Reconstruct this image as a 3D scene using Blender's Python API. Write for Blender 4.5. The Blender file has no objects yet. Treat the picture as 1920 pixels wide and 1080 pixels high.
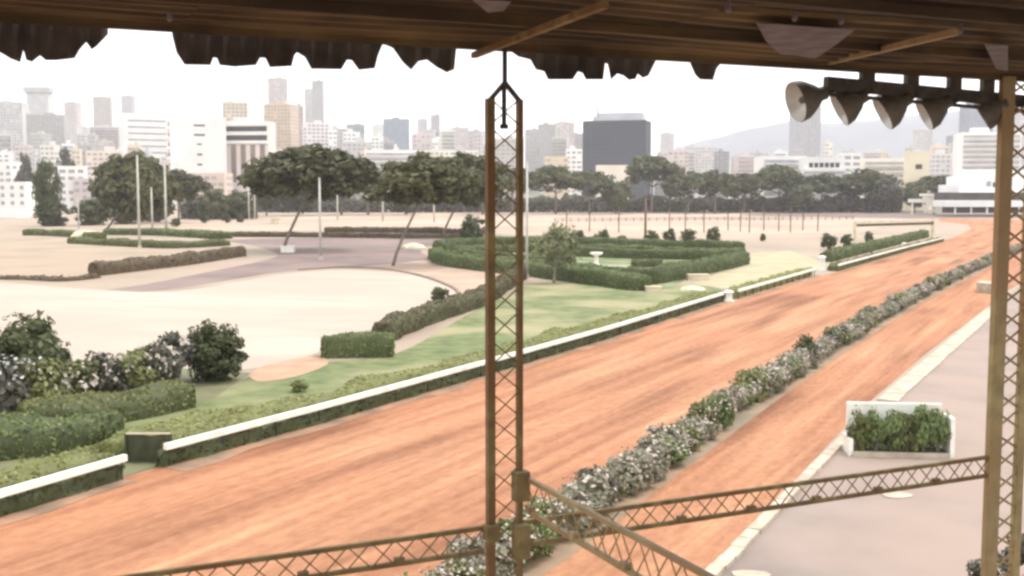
import bpy, bmesh, math, random
import numpy as np
from mathutils import Vector, Matrix, noise
R = math.radians
random.seed(7)
RNG = np.random.default_rng(7)
SC = bpy.context.scene
COL = SC.collection

# ------------------------------------------------------------------ camera
CAM_H = 9.0
F = 2060.0                       # focal length in pixels of a 1920 px wide picture
PITCH = math.atan(178.0 / F)
cam_d = bpy.data.cameras.new('camera')
cam_d.sensor_width = 36.0
cam_d.lens = F / 1920.0 * 36.0
cam_d.clip_start = 0.1
cam_d.clip_end = 30000
cam = bpy.data.objects.new('camera', cam_d)
COL.objects.link(cam)
cam.location = (0, 0, CAM_H)
cam.rotation_euler = (R(90) - PITCH, 0, 0)
SC.camera = cam

# ------------------------------------------------------------------ world, sun, exposure
SUN_EL, SUN_AZ = R(66), R(62)   # azimuth clockwise from the view direction
world = bpy.data.worlds.new('World')
SC.world = world
world.use_nodes = True
nt = world.node_tree
nt.nodes.clear()
sky = nt.nodes.new('ShaderNodeTexSky')
sky.sky_type = 'NISHITA'
sky.sun_disc = False
sky.sun_elevation = SUN_EL
sky.sun_rotation = SUN_AZ
sky.air_density = 1.0
sky.dust_density = 6.0
sky.ozone_density = 1.0
hs = nt.nodes.new('ShaderNodeHueSaturation')
hs.inputs['Saturation'].default_value = 0.22
mixw = nt.nodes.new('ShaderNodeMixRGB')
mixw.inputs[0].default_value = 0.68
mixw.inputs[2].default_value = (12.4, 12.5, 12.8, 1)     # even milky overcast over the clear sky
bg = nt.nodes.new('ShaderNodeBackground')
bg.inputs['Strength'].default_value = 0.13
out = nt.nodes.new('ShaderNodeOutputWorld')
nt.links.new(sky.outputs[0], hs.inputs['Color'])
nt.links.new(hs.outputs[0], mixw.inputs[1])
nt.links.new(mixw.outputs[0], bg.inputs['Color'])
nt.links.new(bg.outputs[0], out.inputs['Surface'])

sun_d = bpy.data.lights.new('sun', 'SUN')
sun_d.energy = 1.5
sun_d.angle = R(10)
sun_d.color = (1.0, 0.965, 0.915)
sun = bpy.data.objects.new('sun', sun_d)
COL.objects.link(sun)
sdir = Vector((math.sin(SUN_AZ) * math.cos(SUN_EL), math.cos(SUN_AZ) * math.cos(SUN_EL), math.sin(SUN_EL)))
sun.rotation_euler = sdir.to_track_quat('Z', 'Y').to_euler()
sun.location = (0, -20, 60)

SC.view_settings.view_transform = 'Standard'
SC.view_settings.look = 'None'
SC.view_settings.gamma = 1.0
SC.view_settings.use_curve_mapping = False
SC.view_settings.exposure = 0.7
SC.render.engine = 'CYCLES'
SC.cycles.use_denoising = True
SC.cycles.max_bounces = 6
SC.cycles.diffuse_bounces = 3
SC.cycles.volume_bounces = 2
SC.cycles.pixel_filter_type = 'GAUSSIAN'
SC.cycles.filter_width = 3.2

# ------------------------------------------------------------------ helpers: picture <-> place
CP, SP = math.cos(PITCH), math.sin(PITCH)
def ray(px, py):
    dx, dy = (px - 960) / F, (540 - py) / F
    return Vector((dx, CP + dy * SP, -SP + dy * CP))
def G(px, py, z=0.0):
    d = ray(px, py)
    t = (z - CAM_H) / d.z
    return Vector((d.x * t, d.y * t, z))
def AT(px, py, Y):
    d = ray(px, py)
    t = Y / d.y
    return Vector((d.x * t, Y, CAM_H + d.z * t))
GV = Vector((math.sin(R(65)), math.cos(R(65)), 0))      # along the grandstand front
NV = Vector((-math.sin(R(25)), math.cos(R(25)), 0))     # out of the grandstand front
C0 = Vector((-0.07, 8.0, 0))
def STAND(px, py, off=0.0):
    d = ray(px, py)
    c0 = C0 + NV * off
    t = (c0 - Vector((0, 0, CAM_H))).dot(NV) / d.dot(NV)
    return Vector((0, 0, CAM_H)) + d * t

# ------------------------------------------------------------------ helpers: materials
MATS = {}
def mat(name, a, b=None, scale=3.0, rough=0.8, bump=0.0, stretch=None, rotz=0.0, spec=0.3, metal=0.0,
        detail=4.0, lo=0.35, hi=0.65, island=False, c=None, cscale=0.3, trans=0.0):
    if name in MATS: return MATS[name]
    m = bpy.data.materials.new(name); m.use_nodes = True
    n = m.node_tree.nodes; l = m.node_tree.links
    p = n['Principled BSDF']
    p.inputs['Roughness'].default_value = rough
    p.inputs['Specular IOR Level'].default_value = spec
    p.inputs['Metallic'].default_value = metal
    b = b or tuple(x * 0.75 for x in a)
    ramp = n.new('ShaderNodeValToRGB')
    ramp.color_ramp.elements[0].position = lo; ramp.color_ramp.elements[1].position = hi
    ramp.color_ramp.elements[0].color = (*b, 1); ramp.color_ramp.elements[1].color = (*a, 1)
    tc = n.new('ShaderNodeTexCoord'); mp = n.new('ShaderNodeMapping')
    mp.inputs['Rotation'].default_value = (0, 0, rotz)
    mp2 = n.new('ShaderNodeMapping')
    if stretch: mp2.inputs['Scale'].default_value = stretch
    ns = n.new('ShaderNodeTexNoise'); ns.inputs['Scale'].default_value = scale; ns.inputs['Detail'].default_value = detail
    l.new(tc.outputs['Object'], mp.inputs['Vector']); l.new(mp.outputs[0], mp2.inputs['Vector']); l.new(mp2.outputs[0], ns.inputs['Vector'])
    col = ramp.outputs[0]
    if island:
        g = n.new('ShaderNodeNewGeometry')
        mx = n.new('ShaderNodeMath'); mx.operation = 'ADD'
        m2 = n.new('ShaderNodeMath'); m2.operation = 'MULTIPLY'; m2.inputs[1].default_value = 0.5
        oi = n.new('ShaderNodeObjectInfo')
        m3 = n.new('ShaderNodeMath'); m3.operation = 'MULTIPLY_ADD'; m3.inputs[1].default_value = 0.26; m3.inputs[2].default_value = -0.13
        l.new(g.outputs['Random Per Island'], mx.inputs[0]); l.new(ns.outputs['Fac'], mx.inputs[1])
        l.new(mx.outputs[0], m2.inputs[0])
        m4 = n.new('ShaderNodeMath'); m4.operation = 'ADD'
        l.new(oi.outputs['Random'], m3.inputs[0]); l.new(m3.outputs[0], m4.inputs[0]); l.new(m2.outputs[0], m4.inputs[1])
        l.new(m4.outputs[0], ramp.inputs[0])
    else:
        l.new(ns.outputs['Fac'], ramp.inputs[0])
    if c:
        n2 = n.new('ShaderNodeTexNoise'); n2.inputs['Scale'].default_value = cscale; n2.inputs['Detail'].default_value = 5
        l.new(tc.outputs['Object'], n2.inputs['Vector'])
        r2 = n.new('ShaderNodeValToRGB'); r2.color_ramp.elements[0].position = 0.42; r2.color_ramp.elements[1].position = 0.62
        l.new(n2.outputs['Fac'], r2.inputs[0])
        mm = n.new('ShaderNodeMixRGB'); mm.inputs[2].default_value = (*c, 1)
        l.new(r2.outputs[0], mm.inputs[0]); l.new(col, mm.inputs[1]); col = mm.outputs[0]
    l.new(col, p.inputs['Base Color'])
    if bump:
        bn = n.new('ShaderNodeBump'); bn.inputs['Strength'].default_value = bump; bn.inputs['Distance'].default_value = 0.08
        l.new(ns.outputs['Fac'], bn.inputs['Height']); l.new(bn.outputs[0], p.inputs['Normal'])
    if trans:
        tr = n.new('ShaderNodeBsdfTranslucent'); l.new(col, tr.inputs['Color'])
        ms = n.new('ShaderNodeMixShader'); ms.inputs[0].default_value = trans
        o = n['Material Output']
        l.new(p.outputs[0], ms.inputs[1]); l.new(tr.outputs[0], ms.inputs[2]); l.new(ms.outputs[0], o.inputs['Surface'])
    MATS[name] = m
    return m

def leaf(name, a, b): return mat(name, a, b, scale=0.9, rough=0.62, spec=0.25, island=True, lo=0.25, hi=0.75, trans=0.28)
LEAF_DARK = leaf('leaf_dark', (0.115, 0.13, 0.055), (0.045, 0.056, 0.024))
LEAF_PINE = leaf('leaf_pine', (0.15, 0.145, 0.062), (0.062, 0.064, 0.03))
LEAF_PINE_FAR = leaf('leaf_pine_far', (0.135, 0.142, 0.066), (0.058, 0.064, 0.032))
LEAF_GREY = leaf('leaf_grey', (0.16, 0.15, 0.112), (0.068, 0.066, 0.05))
LEAF_MID = leaf('leaf_mid', (0.24, 0.245, 0.088), (0.1, 0.112, 0.04))
LEAF_BRIGHT = leaf('leaf_bright', (0.36, 0.37, 0.14), (0.19, 0.2, 0.07))
LEAF_GREEN = leaf('leaf_green', (0.225, 0.285, 0.105), (0.092, 0.125, 0.046))
LEAF_DUSTY = leaf('leaf_dusty', (0.33, 0.31, 0.22), (0.18, 0.175, 0.12))
LEAF_PALE = leaf('leaf_pale', (0.27, 0.28, 0.15), (0.13, 0.145, 0.075))
LEAF_BROWN = leaf('leaf_brown', (0.165, 0.125, 0.075), (0.07, 0.052, 0.032))
FLOWER = mat('flower', (0.47, 0.41, 0.35), (0.34, 0.29, 0.24), island=True, scale=2)
FLOWER_WHITE = mat('flower_white', (0.56, 0.55, 0.52), (0.40, 0.385, 0.37), island=True, scale=2)
BARK = mat('bark', (0.25, 0.21, 0.17), (0.14, 0.115, 0.095), scale=2.2, bump=0.6, stretch=(3, 3, 0.6))
BARK_PALE = mat('bark_pale', (0.34, 0.30, 0.25), (0.2, 0.17, 0.14), scale=2.2, bump=0.4, stretch=(3, 3, 0.6))
WHITE = mat('white_paint', (0.80, 0.78, 0.70), (0.64, 0.61, 0.52), scale=1.2, rough=0.5, lo=0.3, hi=0.5)
CREAM = mat('cream_plaster', (0.68, 0.60, 0.44), (0.5, 0.43, 0.3), scale=0.8)
CONC = mat('pale_concrete', (0.48, 0.41, 0.32), (0.34, 0.28, 0.21), scale=1.5, bump=0.2)
RUST = mat('rusty_steel', (0.235, 0.178, 0.075), (0.115, 0.082, 0.036), scale=7, rough=0.75, bump=0.25, c=(0.155, 0.085, 0.034), cscale=2.2)
OLIVE = mat('olive_steel', (0.36, 0.285, 0.135), (0.235, 0.18, 0.085), scale=6, rough=0.6, bump=0.15, c=(0.28, 0.185, 0.085), cscale=1.3)
STEEL_DARK = mat('dark_steel', (0.075, 0.062, 0.048), (0.035, 0.03, 0.025), scale=8, rough=0.7)
ROOF_IN = mat('roof_underside', (0.165, 0.108, 0.046), (0.036, 0.022, 0.010), scale=1.2, rough=0.8, stretch=(0.35, 3, 3), rotz=R(-25), bump=0.2, c=(0.045, 0.027, 0.014), cscale=0.9)
FASCIA = mat('fascia_sheet', (0.080, 0.064, 0.052), (0.040, 0.031, 0.026), scale=4, rough=0.8, bump=0.3)
GLASS = mat('window_glass', (0.13, 0.14, 0.16), (0.07, 0.075, 0.09), scale=0.2, rough=0.25, spec=0.5)

# ------------------------------------------------------------------ helpers: meshes and objects
def mesh(name, v, f, m, smooth=False):
    me = bpy.data.meshes.new(name)
    me.from_pydata([tuple(map(float, x)) for x in v], [], [tuple(map(int, x)) for x in f])
    for x in (m if isinstance(m, (list, tuple)) else [m]): me.materials.append(x)
    if smooth: me.polygons.foreach_set('use_smooth', [True] * len(me.polygons))
    me.update()
    return me
def link(name, me, parent=None, loc=None):
    o = bpy.data.objects.new(name, me); COL.objects.link(o)
    if parent: o.parent = parent
    if loc is not None: o.location = loc
    return o
def tag(o, label, cat, group=None):
    o['label'] = label; o['category'] = cat
    if group: o['group'] = group
    return o
def thing(name, label, cat, loc=(0, 0, 0), rz=0.0, group=None):
    o = bpy.data.objects.new(name, None); COL.objects.link(o)
    o.location = loc; o.rotation_euler = (0, 0, rz); o.empty_display_size = 0.3
    return tag(o, label, cat, group)
def struct(o): o['kind'] = 'structure'; return o
def stuff(o): o['kind'] = 'stuff'; return o

class MB:
    """collects boxes, bars and tubes into one mesh"""
    def __init__(s): s.v = []; s.f = []
    def add(s, v, f):
        k = len(s.v); s.v += [tuple(x) for x in v]; s.f += [tuple(i + k for i in q) for q in f]; return s
    def box(s, x0, x1, y0, y1, z0, z1):
        v = [(x0, y0, z0), (x1, y0, z0), (x1, y1, z0), (x0, y1, z0), (x0, y0, z1), (x1, y0, z1), (x1, y1, z1), (x0, y1, z1)]
        return s.add(v, [(0, 3, 2, 1), (4, 5, 6, 7), (0, 1, 5, 4), (1, 2, 6, 5), (2, 3, 7, 6), (3, 0, 4, 7)])
    def bar(s, p, q, w, h, side=None):
        p, q = Vector(p), Vector(q); d = (q - p).normalized()
        a = Vector(side) if side is not None else (Vector((0, 0, 1)).cross(d) if abs(d.z) < 0.95 else Vector((1, 0, 0)))
        a = (a - d * a.dot(d)).normalized(); b = d.cross(a)
        v = []
        for c in (p, q):
            for sa, sb in ((-1, -1), (1, -1), (1, 1), (-1, 1)): v.append(c + a * sa * w / 2 + b * sb * h / 2)
        return s.add(v, [(0, 3, 2, 1), (4, 5, 6, 7), (0, 1, 5, 4), (1, 2, 6, 5), (2, 3, 7, 6), (3, 0, 4, 7)])
    def tube(s, pts, rad, n=8, cap=True):
        pts = [Vector(p) for p in pts]; rad = rad if isinstance(rad, (list, tuple)) else [rad] * len(pts)
        v = []; f = []
        for i, p in enumerate(pts):
            d = (pts[min(i + 1, len(pts) - 1)] - pts[max(i - 1, 0)]).normalized()
            a = d.cross(Vector((0, 1, 0.2))).normalized(); b = d.cross(a)
            for k in range(n):
                t = 2 * math.pi * k / n; v.append(p + (a * math.cos(t) + b * math.sin(t)) * rad[i])
        for i in range(len(pts) - 1):
            for k in range(n): f.append((i * n + k, i * n + (k + 1) % n, (i + 1) * n + (k + 1) % n, (i + 1) * n + k))
        if cap: f += [tuple(range(n))[::-1], tuple(range((len(pts) - 1) * n, len(pts) * n))]
        return s.add(v, f)
    def lathe(s, prof, n=16):
        v = []; f = []
        for r, z in prof:
            for k in range(n): v.append((r * math.cos(2 * math.pi * k / n), r * math.sin(2 * math.pi * k / n), z))
        for i in range(len(prof) - 1):
            for k in range(n): f.append((i * n + k, i * n + (k + 1) % n, (i + 1) * n + (k + 1) % n, (i + 1) * n + k))
        return s.add(v, f)
    def build(s, name, m, parent=None, loc=None, smooth=False): return link(name, mesh(name, s.v, s.f, m, smooth), parent, loc)

def leaves(centers, normals, size, jitter=0.6, aspect=0.55):
    """quads, one per leaf: returns vertex array and faces"""
    n = len(centers)
    nr = normals + RNG.normal(0, jitter, (n, 3)); nr /= np.linalg.norm(nr, axis=1)[:, None] + 1e-9
    t = RNG.normal(0, 1, (n, 3)); t -= nr * (t * nr).sum(1)[:, None]; t /= np.linalg.norm(t, axis=1)[:, None] + 1e-9
    b = np.cross(nr, t)
    sz = (size * RNG.uniform(0.6, 1.35, n))[:, None]
    v = np.empty((n, 4, 3))
    v[:, 0] = centers - t * sz; v[:, 1] = centers + b * sz * aspect
    v[:, 2] = centers + t * sz; v[:, 3] = centers - b * sz * aspect
    return v.reshape(-1, 3), np.arange(n * 4).reshape(-1, 4)

def fbm(p, s): return noise.noise(Vector(p) * s)

def clumpy_points(n, radii, clumps, spread, squash=0.0, base=-1.0, shell=0.55):
    """points gathered in clumps through an ellipsoid volume"""
    c = []
    while len(c) < clumps:
        q = RNG.uniform(-1, 1, 3); r = np.linalg.norm(q)
        if r > 1 or r < shell or q[2] < base: continue
        c.append(q)
    c = np.array(c)
    idx = RNG.integers(0, clumps, n)
    u = RNG.normal(0, 1, (n, 3)); u /= np.linalg.norm(u, axis=1)[:, None]
    rr = RNG.uniform(0.35, 1, n)[:, None] ** 0.5
    sp = spread * RNG.uniform(0.6, 1.25, clumps)[idx][:, None]
    p = c[idx] * np.array(radii) + u * rr * sp * np.array([1, 1, 0.75 - squash])
    nrm = u * 0.8 + c[idx] * 0.6 + np.array([0, 0, 0.35])
    return p, nrm

# shared foliage meshes -------------------------------------------------------
def shrub_mesh(name, n, size, m, flat=0.8, clumps=26, spread=0.34, base=-0.75, shell=0.35):
    p, nr = clumpy_points(n, (0.78, 0.78, flat), clumps, spread, 0.0, base, shell)
    p[:, 2] += flat * 0.72 + 0.18
    p[:, 2] = np.maximum(p[:, 2], 0.03)
    v, f = leaves(p, nr, size)
    return mesh(name, v, f, m)
def flower_mesh(name, n, size, m, flat=0.8):
    u = RNG.normal(0, 1, (n, 3)); u[:, 2] = np.abs(u[:, 2]) * 0.9 - 0.15; u /= np.linalg.norm(u, axis=1)[:, None]
    k = RNG.integers(0, 9, n)
    cc = RNG.normal(0, 1, (9, 3)); cc[:, 2] = np.abs(cc[:, 2]); cc /= np.linalg.norm(cc, axis=1)[:, None]
    u = u * 0.5 + cc[k] * 0.75
    u /= np.linalg.norm(u, axis=1)[:, None]
    p = u * np.array([0.98, 0.98, flat * 1.05]) * RNG.uniform(0.88, 1.1, n)[:, None]
    p[:, 2] += flat * 0.72 + 0.18
    p = p[p[:, 2] > 0.1]
    v, f = leaves(p, u[:len(p)], size, 0.5, 0.9)
    return mesh(name, v, f, m)
def stem_mesh(name, n=6, h=0.9):
    b = MB()
    for k in range(n):
        a = 2 * math.pi * k / n + random.random(); r = random.uniform(0.3, 0.6)
        b.tube([(0.06 * math.cos(a), 0.06 * math.sin(a), -0.02), (r * 0.5 * math.cos(a), r * 0.5 * math.sin(a), h * 0.5), (r * math.cos(a), r * math.sin(a), h)], [0.045, 0.03, 0.012], 5)
    return mesh(name, b.v, b.f, BARK)

STEMS = [stem_mesh('stems') for _ in range(2)]
def shrub(label, loc, sx, sz, kind, rz=None, flowers=None, name='shrub', cat='shrub', group=None, sy=None):
    o = thing(name, label, cat, loc, random.uniform(0, 6.28) if rz is None else rz, group)
    o.scale = (sx, sy or sx, sz)
    link('foliage', random.choice(kind), o); link('stems', random.choice(STEMS), o)
    if flowers: stuff(link('flowers', random.choice(flowers), o))
    return o

SH_DUSTY = [shrub_mesh('foliage', 1100, 0.11, LEAF_DUSTY, 0.7) for _ in range(5)]
SH_DARK = [shrub_mesh('foliage', 2200, 0.085, LEAF_DARK, 0.85, 40, 0.3) for _ in range(3)]
SH_DENSE = [shrub_mesh('foliage', 5200, 0.075, LEAF_DARK, 0.9, 75, 0.27, -1.0, 0.3) for _ in range(2)]
SH_GREEN = [shrub_mesh('foliage', 1500, 0.09, LEAF_GREEN, 0.75, 30, 0.32) for _ in range(3)]
SH_MID = [shrub_mesh('foliage', 1300, 0.10, LEAF_MID, 0.75, 30, 0.32) for _ in range(3)]
SH_GREY = [shrub_mesh('foliage', 1300, 0.10, LEAF_GREY, 0.75, 30, 0.32) for _ in range(3)]
FL_PINK = [flower_mesh('flowers', 60, 0.08, FLOWER, 0.7) for _ in range(4)]
FL_MANY = [flower_mesh('flowers', 150, 0.075, FLOWER, 0.7) for _ in range(2)]
FL_WHITE = [flower_mesh('flowers', 60, 0.055, FLOWER_WHITE, 0.75) for _ in range(3)]

# pine crowns: flat-topped umbrella
def pine_crown(name, m, n=9500, clumps=140):
    c = []
    while len(c) < clumps:
        a = random.uniform(0, 2 * math.pi); r = math.sqrt(random.random()) * 0.92
        top = math.sqrt(max(0, 1 - r * r))
        z = random.uniform(0.62, 1.0) * top if random.random() < 0.78 else random.uniform(-0.10, 0.45) * (0.4 + 0.6 * top)
        wob = 1 + 0.10 * math.sin(3 * a + 1.3) + 0.07 * math.sin(5 * a)
        c.append((r * math.cos(a) * wob, r * math.sin(a) * wob, z))
    c = np.array(c); idx = RNG.integers(0, clumps, n)
    u = RNG.normal(0, 1, (n, 3)); u /= np.linalg.norm(u, axis=1)[:, None]
    sp = RNG.uniform(0.13, 0.27, clumps)[idx][:, None]
    p = c[idx] + u * sp * np.array([1, 1, 0.75]) * RNG.uniform(0.4, 1, n)[:, None] ** 0.5
    v, f = leaves(p, u + np.array([0, 0, 0.5]), 0.078, 0.6, 0.5)
    return mesh(name, v, f, m)
CROWN_PINE = [pine_crown('crown', LEAF_PINE) for _ in range(3)]
CROWN_FAR = [pine_crown('crown', LEAF_PINE_FAR, 5000, 90) for _ in range(4)]
def round_crown(name, m, n=5200, clumps=80):
    p, nr = clumpy_points(n, (0.8, 0.8, 0.85), clumps, 0.24, 0.0, -0.9, 0.3)
    v, f = leaves(p, nr, 0.065)
    return mesh(name, v, f, m)
CROWN_ROUND = [round_crown('crown', LEAF_PINE_FAR) for _ in range(3)]
CROWN_GREY = [round_crown('crown', LEAF_GREY) for _ in range(2)]
CROWN_TALL = [round_crown('crown', LEAF_DARK) for _ in range(2)]

def tree(label, base, top_z, crown_px_w, kind, lean=(0, 0), crown_h=None, name='pine_tree', umbrella=True, bark=None, group=None, tr=0.3):
    """base: ground point, crown_px_w: crown width in metres"""
    o = thing(name, label, 'tree', base, 0, group)
    w = crown_px_w / 2
    ch = crown_h or (top_z * 0.42)
    cz = top_z - ch if umbrella else top_z - ch / 2
    cx, cy = lean
    b = MB()
    k = 7
    pts = []; rad = []
    for i in range(k):
        t = i / (k - 1)
        pts.append((cx * t ** 1.2 + 0.12 * math.sin(4 * t + cx), cy * t ** 1.2, -0.1 + t * (cz + ch * 0.25)))
        rad.append(tr * (1.15 - 0.65 * t))
    b.tube(pts, rad, 8)
    e = Vector(pts[-2])
    for j in range(7):
        a = 2 * math.pi * j / 7 + 0.4; rr = w * random.uniform(0.5, 0.8)
        s0 = Vector(pts[random.choice((-3, -2))])
        tip = Vector((cx + rr * math.cos(a), cy + rr * math.sin(a), cz + ch * random.uniform(0.15, 0.45) if umbrella else cz + ch * random.uniform(-0.2, 0.3)))
        mid = (s0 + tip) / 2 + Vector((0, 0, -0.06 * ch))
        b.tube([s0, mid, tip], [tr * 0.42, tr * 0.28, tr * 0.1], 5)
    b.build('trunk', bark or BARK, o, smooth=True)
    c = link('crown', random.choice(kind), o, (cx, cy, cz))
    c.scale = (w, w, ch) if umbrella else (w, w, ch / 2)
    c.rotation_euler = (0, 0, random.uniform(0, 6.28))
    return o

# hedges along a ground polyline ---------------------------------------------
def hedge(label, pts, h, w, m, core=None, dens=90, size=0.075, name='hedge', wob=0.16, z0=0.0, group=None, cat='hedge', taper=0.1, top_m=None):
    pts = [Vector((p[0], p[1], z0)) for p in pts]
    # resample
    step = max(0.3, w * 0.45)
    path = [pts[0]]
    for a, b in zip(pts[:-1], pts[1:]):
        L = (b - a).length; n = max(1, int(L / step))
        for i in range(1, n + 1): path.append(a.lerp(b, i / n))
    org = path[0].copy()
    path = [p - org for p in path]
    prof = [(-0.5, 0.0), (-0.52, 0.45), (-0.46, 0.88), (-0.3, 1.0), (0, 1.03), (0.3, 1.0), (0.46, 0.88), (0.52, 0.45), (0.5, 0.0)]
    k = len(prof); n = len(path)
    v = []; f = []
    for i, p in enumerate(path):
        d = (path[min(i + 1, n - 1)] - path[max(i - 1, 0)]).normalized()
        s = Vector((d.y, -d.x, 0))
        e = 1 - (taper if i in (0, n - 1) else 0)
        for j, (a, z) in enumerate(prof):
            nz = fbm((p + org) + Vector((a * 3, z * 2, 0)), 0.7 / max(w, 0.6)) * wob * 2.2 + fbm((p + org) * 1.0 + Vector((a * 9, 0, z * 7)), 1.9) * wob
            q = p + s * (a * w * e * (1 + nz / w)) + Vector((0, 0, max(0, z * h * e + (nz if z > 0.3 else 0))))
            v.append(q)
    for i in range(n - 1):
        for j in range(k - 1): f.append((i * k + j, (i + 1) * k + j, (i + 1) * k + j + 1, i * k + j + 1))
    f += [tuple(range(k)), tuple(range((n - 1) * k, n * k))[::-1]]
    body_v = np.array([tuple(x) for x in v])
    # leaves over the surface
    cs = []; ns = []
    for q in f:
        P = [Vector(v[i]) for i in q]
        if len(P) == 4:
            nr = (P[1] - P[0]).cross(P[3] - P[0]); ar = nr.length
            if ar < 1e-6: continue
            nr = nr / ar
            for _ in range(int(ar * dens + random.random())):
                u, t = random.random(), random.random()
                c = (P[0] * (1 - u) + P[1] * u) * (1 - t) + (P[3] * (1 - u) + P[2] * u) * t
                cs.append(tuple(c + nr * (random.uniform(-0.3, 0.8) if random.random() < 0.9 else random.uniform(0.8, 3.0)) * size)); ns.append(tuple(nr))
        else:
            c0 = sum(P, Vector()) / len(P)
            nr = (P[2] - c0).cross(P[6] - c0).normalized()
            for _ in range(int(h * w * dens)):
                a, b_ = random.choice(P), random.choice(P); u = random.random(); t = random.random() ** 0.5
                c = c0.lerp(a.lerp(b_, u), t)
                cs.append(tuple(c + nr * random.uniform(-0.2, 0.6) * size)); ns.append(tuple(nr))
    lv, lf = leaves(np.array(cs), np.array(ns), size * 1.45, 0.75)
    o = thing(name, label, cat, org, 0, group)
    body = link('branches', mesh('branches', v, f, core or m, True), o)
    link('foliage', mesh('foliage', lv, lf, m), o)
    return o

def sheet(name, pts, z, m, kind=True):
    o = link(name, mesh(name, [(p[0], p[1], z) for p in pts], [tuple(range(len(pts)))], m))
    bm = bmesh.new(); bm.from_mesh(o.data); bmesh.ops.triangulate(bm, faces=bm.faces[:]); bm.normal_update()
    for fc in bm.faces:
        if fc.normal.z < 0: fc.normal_flip()
    bm.to_mesh(o.data); bm.free()
    return struct(o)
def spl(pts, n=6):
    """smooth curve through points"""
    pts = [Vector(p) for p in pts]; r = []
    for i in range(len(pts) - 1):
        p0, p1, p2, p3 = pts[max(i - 1, 0)], pts[i], pts[i + 1], pts[min(i + 2, len(pts) - 1)]
        for k in range(n):
            t = k / n
            r.append(0.5 * ((2 * p1) + (p2 - p0) * t + (2 * p0 - 5 * p1 + 4 * p2 - p3) * t * t + (3 * p1 - p0 - 3 * p2 + p3) * t ** 3))
    r.append(pts[-1]); return r
def GP(*pp): return [G(*p) for p in pp]

# ================================================================== GROUND
TD = R(28)                                                # heading of the track
SAND = mat('sand_ground', (0.325, 0.262, 0.192), (0.250, 0.198, 0.146), scale=0.08, detail=8, bump=0.1, c=(0.31, 0.235, 0.175), cscale=0.02)
ground = link('ground', mesh('ground', [(-7000, -300, 0), (7000, -300, 0), (7000, 7500, 0), (-7000, 7500, 0)], [(0, 1, 2, 3)], SAND)); struct(ground)

TRACKM = mat('track_dirt', (0.455, 0.235, 0.128), (0.215, 0.092, 0.047), scale=0.42, detail=9, rough=0.95, bump=0.0, stretch=(1.1, 0.065, 1), rotz=TD, lo=0.34, hi=0.60, c=(0.395, 0.185, 0.097), cscale=0.08)
def harrowed(m):
    """fine harrow lines, churned clods and hoof marks on top of the broad streaks"""
    n = m.node_tree.nodes; l = m.node_tree.links; p = n['Principled BSDF']
    tc = n.new('ShaderNodeTexCoord'); r1 = n.new('ShaderNodeMapping'); r1.inputs['Rotation'].default_value = (0, 0, TD)
    s1 = n.new('ShaderNodeMapping'); s1.inputs['Scale'].default_value = (1.7, 0.06, 1)
    l.new(tc.outputs['Object'], r1.inputs[0]); l.new(r1.outputs[0], s1.inputs[0])
    a = n.new('ShaderNodeTexNoise'); a.inputs['Scale'].default_value = 1.0; a.inputs['Detail'].default_value = 6; a.inputs['Distortion'].default_value = 0.6
    l.new(s1.outputs[0], a.inputs['Vector'])
    s2 = n.new('ShaderNodeMapping'); s2.inputs['Scale'].default_value = (1.6, 0.7, 1); l.new(r1.outputs[0], s2.inputs[0])
    b = n.new('ShaderNodeTexNoise'); b.inputs['Scale'].default_value = 2.2; b.inputs['Detail'].default_value = 9; b.inputs['Roughness'].default_value = 0.7
    l.new(s2.outputs[0], b.inputs['Vector'])
    add = n.new('ShaderNodeMath'); add.operation = 'ADD'; l.new(a.outputs['Fac'], add.inputs[0]); l.new(b.outputs['Fac'], add.inputs[1])
    rp = n.new('ShaderNodeValToRGB'); rp.color_ramp.elements[0].position = 0.40; rp.color_ramp.elements[1].position = 0.62
    rp.color_ramp.elements[0].color = (0.72, 0.64, 0.60, 1); rp.color_ramp.elements[1].color = (1.12, 1.12, 1.12, 1)
    h = n.new('ShaderNodeMath'); h.operation = 'MULTIPLY'; h.inputs[1].default_value = 0.5; l.new(add.outputs[0], h.inputs[0]); l.new(h.outputs[0], rp.inputs[0])
    mm = n.new('ShaderNodeMixRGB'); mm.blend_type = 'MULTIPLY'; mm.inputs[0].default_value = 1.0
    src = p.inputs['Base Color'].links[0].from_socket
    l.new(src, mm.inputs[1]); l.new(rp.outputs[0], mm.inputs[2]); l.new(mm.outputs[0], p.inputs['Base Color'])
    bn = n.new('ShaderNodeBump'); bn.inputs['Strength'].default_value = 0.7; bn.inputs['Distance'].default_value = 0.12
    l.new(add.outputs[0], bn.inputs['Height']); l.new(bn.outputs[0], p.inputs['Normal'])
harrowed(TRACKM)
td = Vector((math.sin(TD), math.cos(TD), 0))
left_edge = [G(0, 962) - td * 60] + GP((0, 962), (240, 893), (320, 870), (910, 706), (1360, 570), (1540, 518), (1700, 472), (1790, 445), (1822, 430), (1815, 421), (1760, 415))
right_edge = GP((1760, 409), (1880, 411), (2000, 414), (2100, 432), (2010, 470), (1890, 545), (1840, 585), (1740, 660), (1620, 762), (1480, 912), (1325, 1085)) 
right_edge += [right_edge[-1] - td * 45]
sheet('track', left_edge + right_edge, 0.008, TRACKM)

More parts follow.
